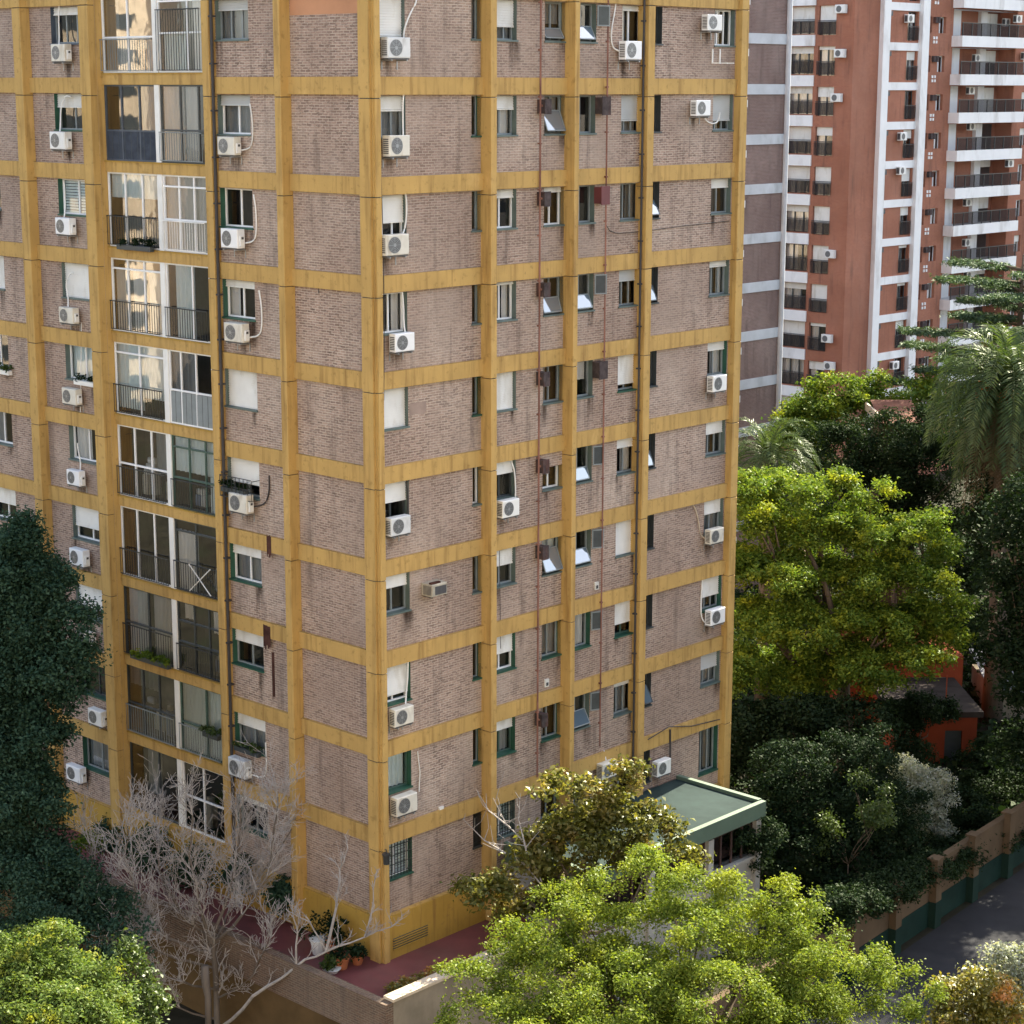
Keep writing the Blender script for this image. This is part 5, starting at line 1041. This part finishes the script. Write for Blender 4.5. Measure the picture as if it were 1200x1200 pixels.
# ------------------------------------------------------------------ red brick tower
PT = np.array([23.57, 142.49, 0]); TW = thing('apartment_tower', 'red brick apartment tower with white bands and long white fronted balconies', 'building', tuple(PT), 0)
hT = 2.76; zT = CAMZ + 3.14; zTop = CAMZ + 16
TF = {'R': AZ, 'L': AZ - math.pi / 2}
def tf(f, x, y, z): c, s = math.cos(TF[f]), math.sin(TF[f]); return (c * x - s * y, s * x + c * y, z)
def tbuild(mb, name, f, parent=None): 
    return mb.build(name, TW, (0, 0, 0), TF[f])
hA, hB = [], []
KS = range(-2, 11)
def twin(f, x0, x1, z0, z1, sh, fr='frame_dark', depth=.25, cur=True, hs=None, name='window', y=.0, n=2, rail=False):
    hs.append((x0, x1, z0, z1)); mb = MB(); yi = y + depth
    for q in (((x0, y, z0), (x0, y, z1), (x0, yi, z1), (x0, yi, z0)), ((x1, y, z0), (x1, yi, z0), (x1, yi, z1), (x1, y, z1)), ((x0, y, z1), (x1, y, z1), (x1, yi, z1), (x0, yi, z1)), ((x0, y, z0), (x0, yi, z0), (x1, yi, z0), (x1, y, z0))): mb.quad(*q, 'brick_tower')
    mb.quad((x0, yi + .3, z0), (x1, yi + .3, z0), (x1, yi + .3, z1), (x0, yi + .3, z1), 'interior_dark')
    for i in range(n + 1): x = x0 + (x1 - x0) * i / n; mb.box(max(x0, x - .05), min(x1, x + .05), yi - .02, yi + .05, z0, z1, fr)
    mb.box(x0, x1, yi - .018, yi + .048, z1 - .08, z1, fr)
    r = tbuild(mb, name, f)
    p = MB(); p.quad((x0, yi + .02, z0), (x1, yi + .02, z0), (x1, yi + .02, z1), (x0, yi + .02, z1), 'glass'); q = p.build('pane', r)
    if sh > 0: s = MB(); s.box(x0 + .03, x1 - .03, yi - .1, yi - .04, z1 - (z1 - z0) * sh, z1, 'shutter'); s.build('roller_shutter', r)
    if cur: s = MB(); curtain_mb(s, x0, x0 + (x1 - x0) * rng.choice([.45, .6, 1]), z0, z1, yi + .15, rng.choice(['curtain', 'curtain', 'curtain_grey']), rng); s.build('curtain', r)
    if rail:
        s = MB(); s.box(x0 - .05, x1 + .05, y - .1, y - .06, z0 + .95, z0 + 1., 'iron'); s.box(x0 - .05, x1 + .05, y - .09, y - .07, z0 + .06, z0 + .92, 'smoked_rail'); s.build('railing', r)
m = bpy.data.materials.new('smoked_rail'); m.use_nodes = True; t = m.node_tree; t.nodes.clear(); o_ = t.nodes.new('ShaderNodeOutputMaterial')
tr_ = t.nodes.new('ShaderNodeBsdfTransparent'); df = t.nodes.new('ShaderNodeBsdfDiffuse'); df.inputs[0].default_value = (.06, .052, .05, 1); mx_ = t.nodes.new('ShaderNodeMixShader'); mx_.inputs[0].default_value = .45
t.links.new(tr_.outputs[0], mx_.inputs[1]); t.links.new(df.outputs[0], mx_.inputs[2]); t.links.new(mx_.outputs[0], o_.inputs[0]); MATS['smoked_rail'] = m
# face A (left): balcony bay then a window line
for k in KS:
    zp = CAMZ + .87 - k * 2.765 + 2.765 * 1       # top of the white parapet panel
    zw0 = zp + 0.05; zw1 = zp + 1.95
    twin('L', -5.6, -3.3, zw0, zw1, rng.choice([0, 0, .25, .55]), hs=hA, name='balcony_window', n=3, depth=.5, rail=True)
    twin('L', -2.95, -1.5, zw0 - .1, zw1, rng.choice([.3, .35, .55, .6, .12]), fr='frame_dark', hs=hA, n=2, rail=True)
    mb = MB(); mb.box(-5.65, -3.2, -.1, .08, zp - .78, zp - .02, 'tower_white'); tbuild(mb, 'balcony_parapet', 'L')
mb = MB(); wall('L', -16, 0, 0, zTop, 0, 'brick_tower', hA, mb); tbuild(mb, 'brick_wall', 'L')
# face B: blank brick, white column, window bay, white column, small windows, balconies, end bay
for k in KS:
    z = zT - k * hT
    mb = MB(); mb.box(4.0, 8.2, -.1, .06, z - .55, z, 'tower_white'); tbuild(mb, 'white_band', 'R')
    twin('R', 6.75, 8.05, z - .55 - 2.05, z - .6, rng.choice([0, .1, .3, .45]), hs=hB, n=2, rail=True)
    mb = MB(); mb.box(4.15, 4.6, -.12, .0, z - .95, z - .62, 'ac_vent'); mb.box(4.1, 4.65, -.06, .0, z - 1.0, z - .57, 'brick_tower'); tbuild(mb, 'wall_vent', 'R')
    twin('R', 9.25, 9.95, z - 2.0, z - .85, 0, fr='white_clean', cur=False, hs=hB, name='small_window', n=1)
    twin('R', 10.85, 11.85, z - 2.0, z - .85, 0, fr='white_clean', cur=k % 2 == 0, hs=hB, name='small_window', n=2)
    mb = MB()
    for x in (10.1, 10.45): mb.box(x, x + .28, -.22, .0, z - 1.3, z - .88, 'flue')
    tbuild(mb, 'flue_box', 'R')
    mb = MB()
    for x in (10.15, 10.5):
        for dz in (.12, -2.35): mb.box(x, x + .17, -.06, .0, z - .1 + dz, z + .1 + dz, 'tower_white')
    tbuild(mb, 'wall_vent', 'R')
    # balcony
    zb = CAMZ + 3.74 - k * 2.765                       # top of the white front
    x0, x1 = 12.7, 22.2; o1 = .9
    mb = MB(); mb.box(x0, x1, -o1, -o1 + .14, zb - .78, zb, 'tower_white'); mb.box(x0, x0 + .14, -o1 + .14, .0, zb - .78, zb, 'tower_white'); mb.box(x1 - .14, x1, -o1 + .14, 0, zb - .78, zb, 'tower_white'); mb.box(x0 + .14, x1 - .14, -o1 + .14, 1.5, zb - .3, zb - .12, 'tower_white'); tbuild(mb, 'balcony_front', 'R')
    mb = MB(); mb.box(x0 + .02, x1 - .02, -o1 + .04, -o1 + .1, zb + .9, zb + .96, 'iron'); mb.box(x0 + .03, x1 - .03, -o1 + .06, -o1 + .08, zb + .02, zb + .9, 'smoked_rail')
    for i in range(8): x = x0 + .1 + (x1 - x0 - .2) * i / 7; mb.box(x - .03, x + .03, -o1 + .03, -o1 + .11, zb, zb + .9, 'iron')
    tbuild(mb, 'balcony_railing', 'R')
    hB.append((x0 + .15, x1 - .2, zb - .12, zb + 1.92))
    mb = MB(); yb = 1.45; zz0, zz1 = zb - .12, zb + 1.92
    mb.quad((x0, yb, zz0), (x1, yb, zz0), (x1, yb, zz1), (x0, yb, zz1), 'brick_tower'); mb.quad((x0 + .15, 0, zz0), (x0 + .15, 0, zz1), (x0 + .15, yb, zz1), (x0 + .15, yb, zz0), 'brick_tower'); mb.quad((x1 - .2, 0, zz0), (x1 - .2, yb, zz0), (x1 - .2, yb, zz1), (x1 - .2, 0, zz1), 'brick_tower'); mb.quad((x0, 0, zz1), (x1, 0, zz1), (x1, yb, zz1), (x0, yb, zz1), 'tower_white')
    tbuild(mb, 'balcony_recess', 'R')
    hx = []
    for a_, b_ in ((13.3, 14.7), (19.6, 21.4)):
        mb = MB(); mb.box(a_ - .9 if a_ > 15 else b_, a_ if a_ > 15 else b_ + 1.1, yb - .3, yb - .004, zz0, zz1, 'tower_white'); tbuild(mb, 'white_pillar', 'R')
        mb = MB(); mb.box(a_, b_, yb - .06, yb - .005, zz0, zz1 - .1, 'frame_dark'); dd = tbuild(mb, 'balcony_door', 'R')
        p = MB(); p.quad((a_ + .1, yb - .065, zz0 + .1), (b_ - .1, yb - .065, zz0 + .1), (b_ - .1, yb - .065, zz1 - .2), (a_ + .1, yb - .065, zz1 - .2), 'glass'); p.build('pane', dd)
        if rng.random() < .6: s = MB(); s.box(a_ + .05, b_ - .05, yb - .13, yb - .07, zz1 - (zz1 - zz0) * rng.choice([.3, .5, .95]), zz1 - .11, 'shutter'); s.build('roller_shutter', dd)
    # window right of the balconies
    twin('R', 23.3, 24.3, z - 2.0, z - .7, rng.choice([0, .4]), fr='white_clean', hs=hB, name='small_window', n=2)
for x0, x1, o1 in ((3.15, 4.0, .35), (8.2, 9.1, .35), (25.0, 25.9, .35)):
    mb = MB(); mb.box(x0, x1, -o1, .1, 0, zTop, 'tower_white'); tbuild(mb, 'white_column', 'R')
mb = MB(); wall('R', 0, 32, 0, zTop, 0, 'brick_tower', hB, mb); tbuild(mb, 'brick_wall', 'R')
mb = MB(); pp = [tf('R', 0, 0, 0), tf('R', 32, 0, 0), tf('R', 32, 16, 0), tf('R', 0, 16, 0)]
mb.quad(pp[1], pp[2], (*pp[2][:2], zTop), (*pp[1][:2], zTop), 'brick_tower'); mb.quad(pp[2], pp[3], (*pp[3][:2], zTop), (*pp[2][:2], zTop), 'brick_tower'); mb.build('rear_wall', TW)
mb = MB(); mb.prism([q[:2] for q in pp], zTop, zTop + .3, 'pale_concrete'); mb.build('roof', TW)
# small air conditioners on the tower
bme = MB(); bme.bevbox(-.42, .42, -.34, 0, -.29, .29, .03, 'white'); bme.disc(-.08, -.345, 0, .22, 'ac_grille', 14); bme.box(-.43, -.421, -.3, -.05, -.22, .22, 'ac_vent'); TAC = bme.mesh('tower_air_conditioner')
def tac(f, px, py, off, label):
    n = nR if f == 'R' else nL
    P = on(px, py, np.array([*PT[:2], CAMZ]) + n * off, n); o = link('small_air_conditioner', TAC, None, tuple(P), TF[f]); tag(o, label, 'air conditioner', 'air conditioners on the red tower')
for i, y in enumerate((20, 66, 112, 158, 205)): pass
LBT = 'small white air conditioner on the red tower, '
for f, px, py, off, lb in (('L', 986, 9, .1, 'topmost on its left brick face'), ('L', 985, 61, .1, 'second on its left brick face'), ('L', 981, 113, .1, 'third on its left brick face'), ('L', 974, 296, .1, 'beside a shuttered left face window'), ('L', 971, 395, .1, 'large, low on the left brick face'), ('L', 974, 427, .1, 'lowest on the left brick face'),
    ('R', 1062, 20, .1, 'topmost between the two white columns'), ('R', 1054, 158, .1, 'by a shuttered window between white columns'), ('R', 1053, 198, .1, 'by an open window between white columns'), ('R', 1046, 426, .1, 'lowest between the white columns'),
    ('R', 1176, 24, -.9, 'standing on the topmost balcony'), ('R', 1141, 66, -.9, 'on the second balcony back wall'), ('R', 1134, 104, -.9, 'on the third balcony back wall'), ('R', 1135, 146, -.9, 'on the fourth balcony back wall'), ('R', 1180, 189, .1, 'at the right end of the fifth balcony'), ('R', 1131, 235, -.9, 'on the sixth balcony back wall'), ('R', 1130, 282, -.9, 'on the seventh balcony back wall'), ('R', 1132, 320, -.9, 'on the eighth balcony back wall'),
    ('R', 1189, 20, .1, 'by the topmost small window far right'), ('R', 1198, 63, .1, 'on the brick at the very right edge')):
    tac(f, px, py, off, LBT + lb)
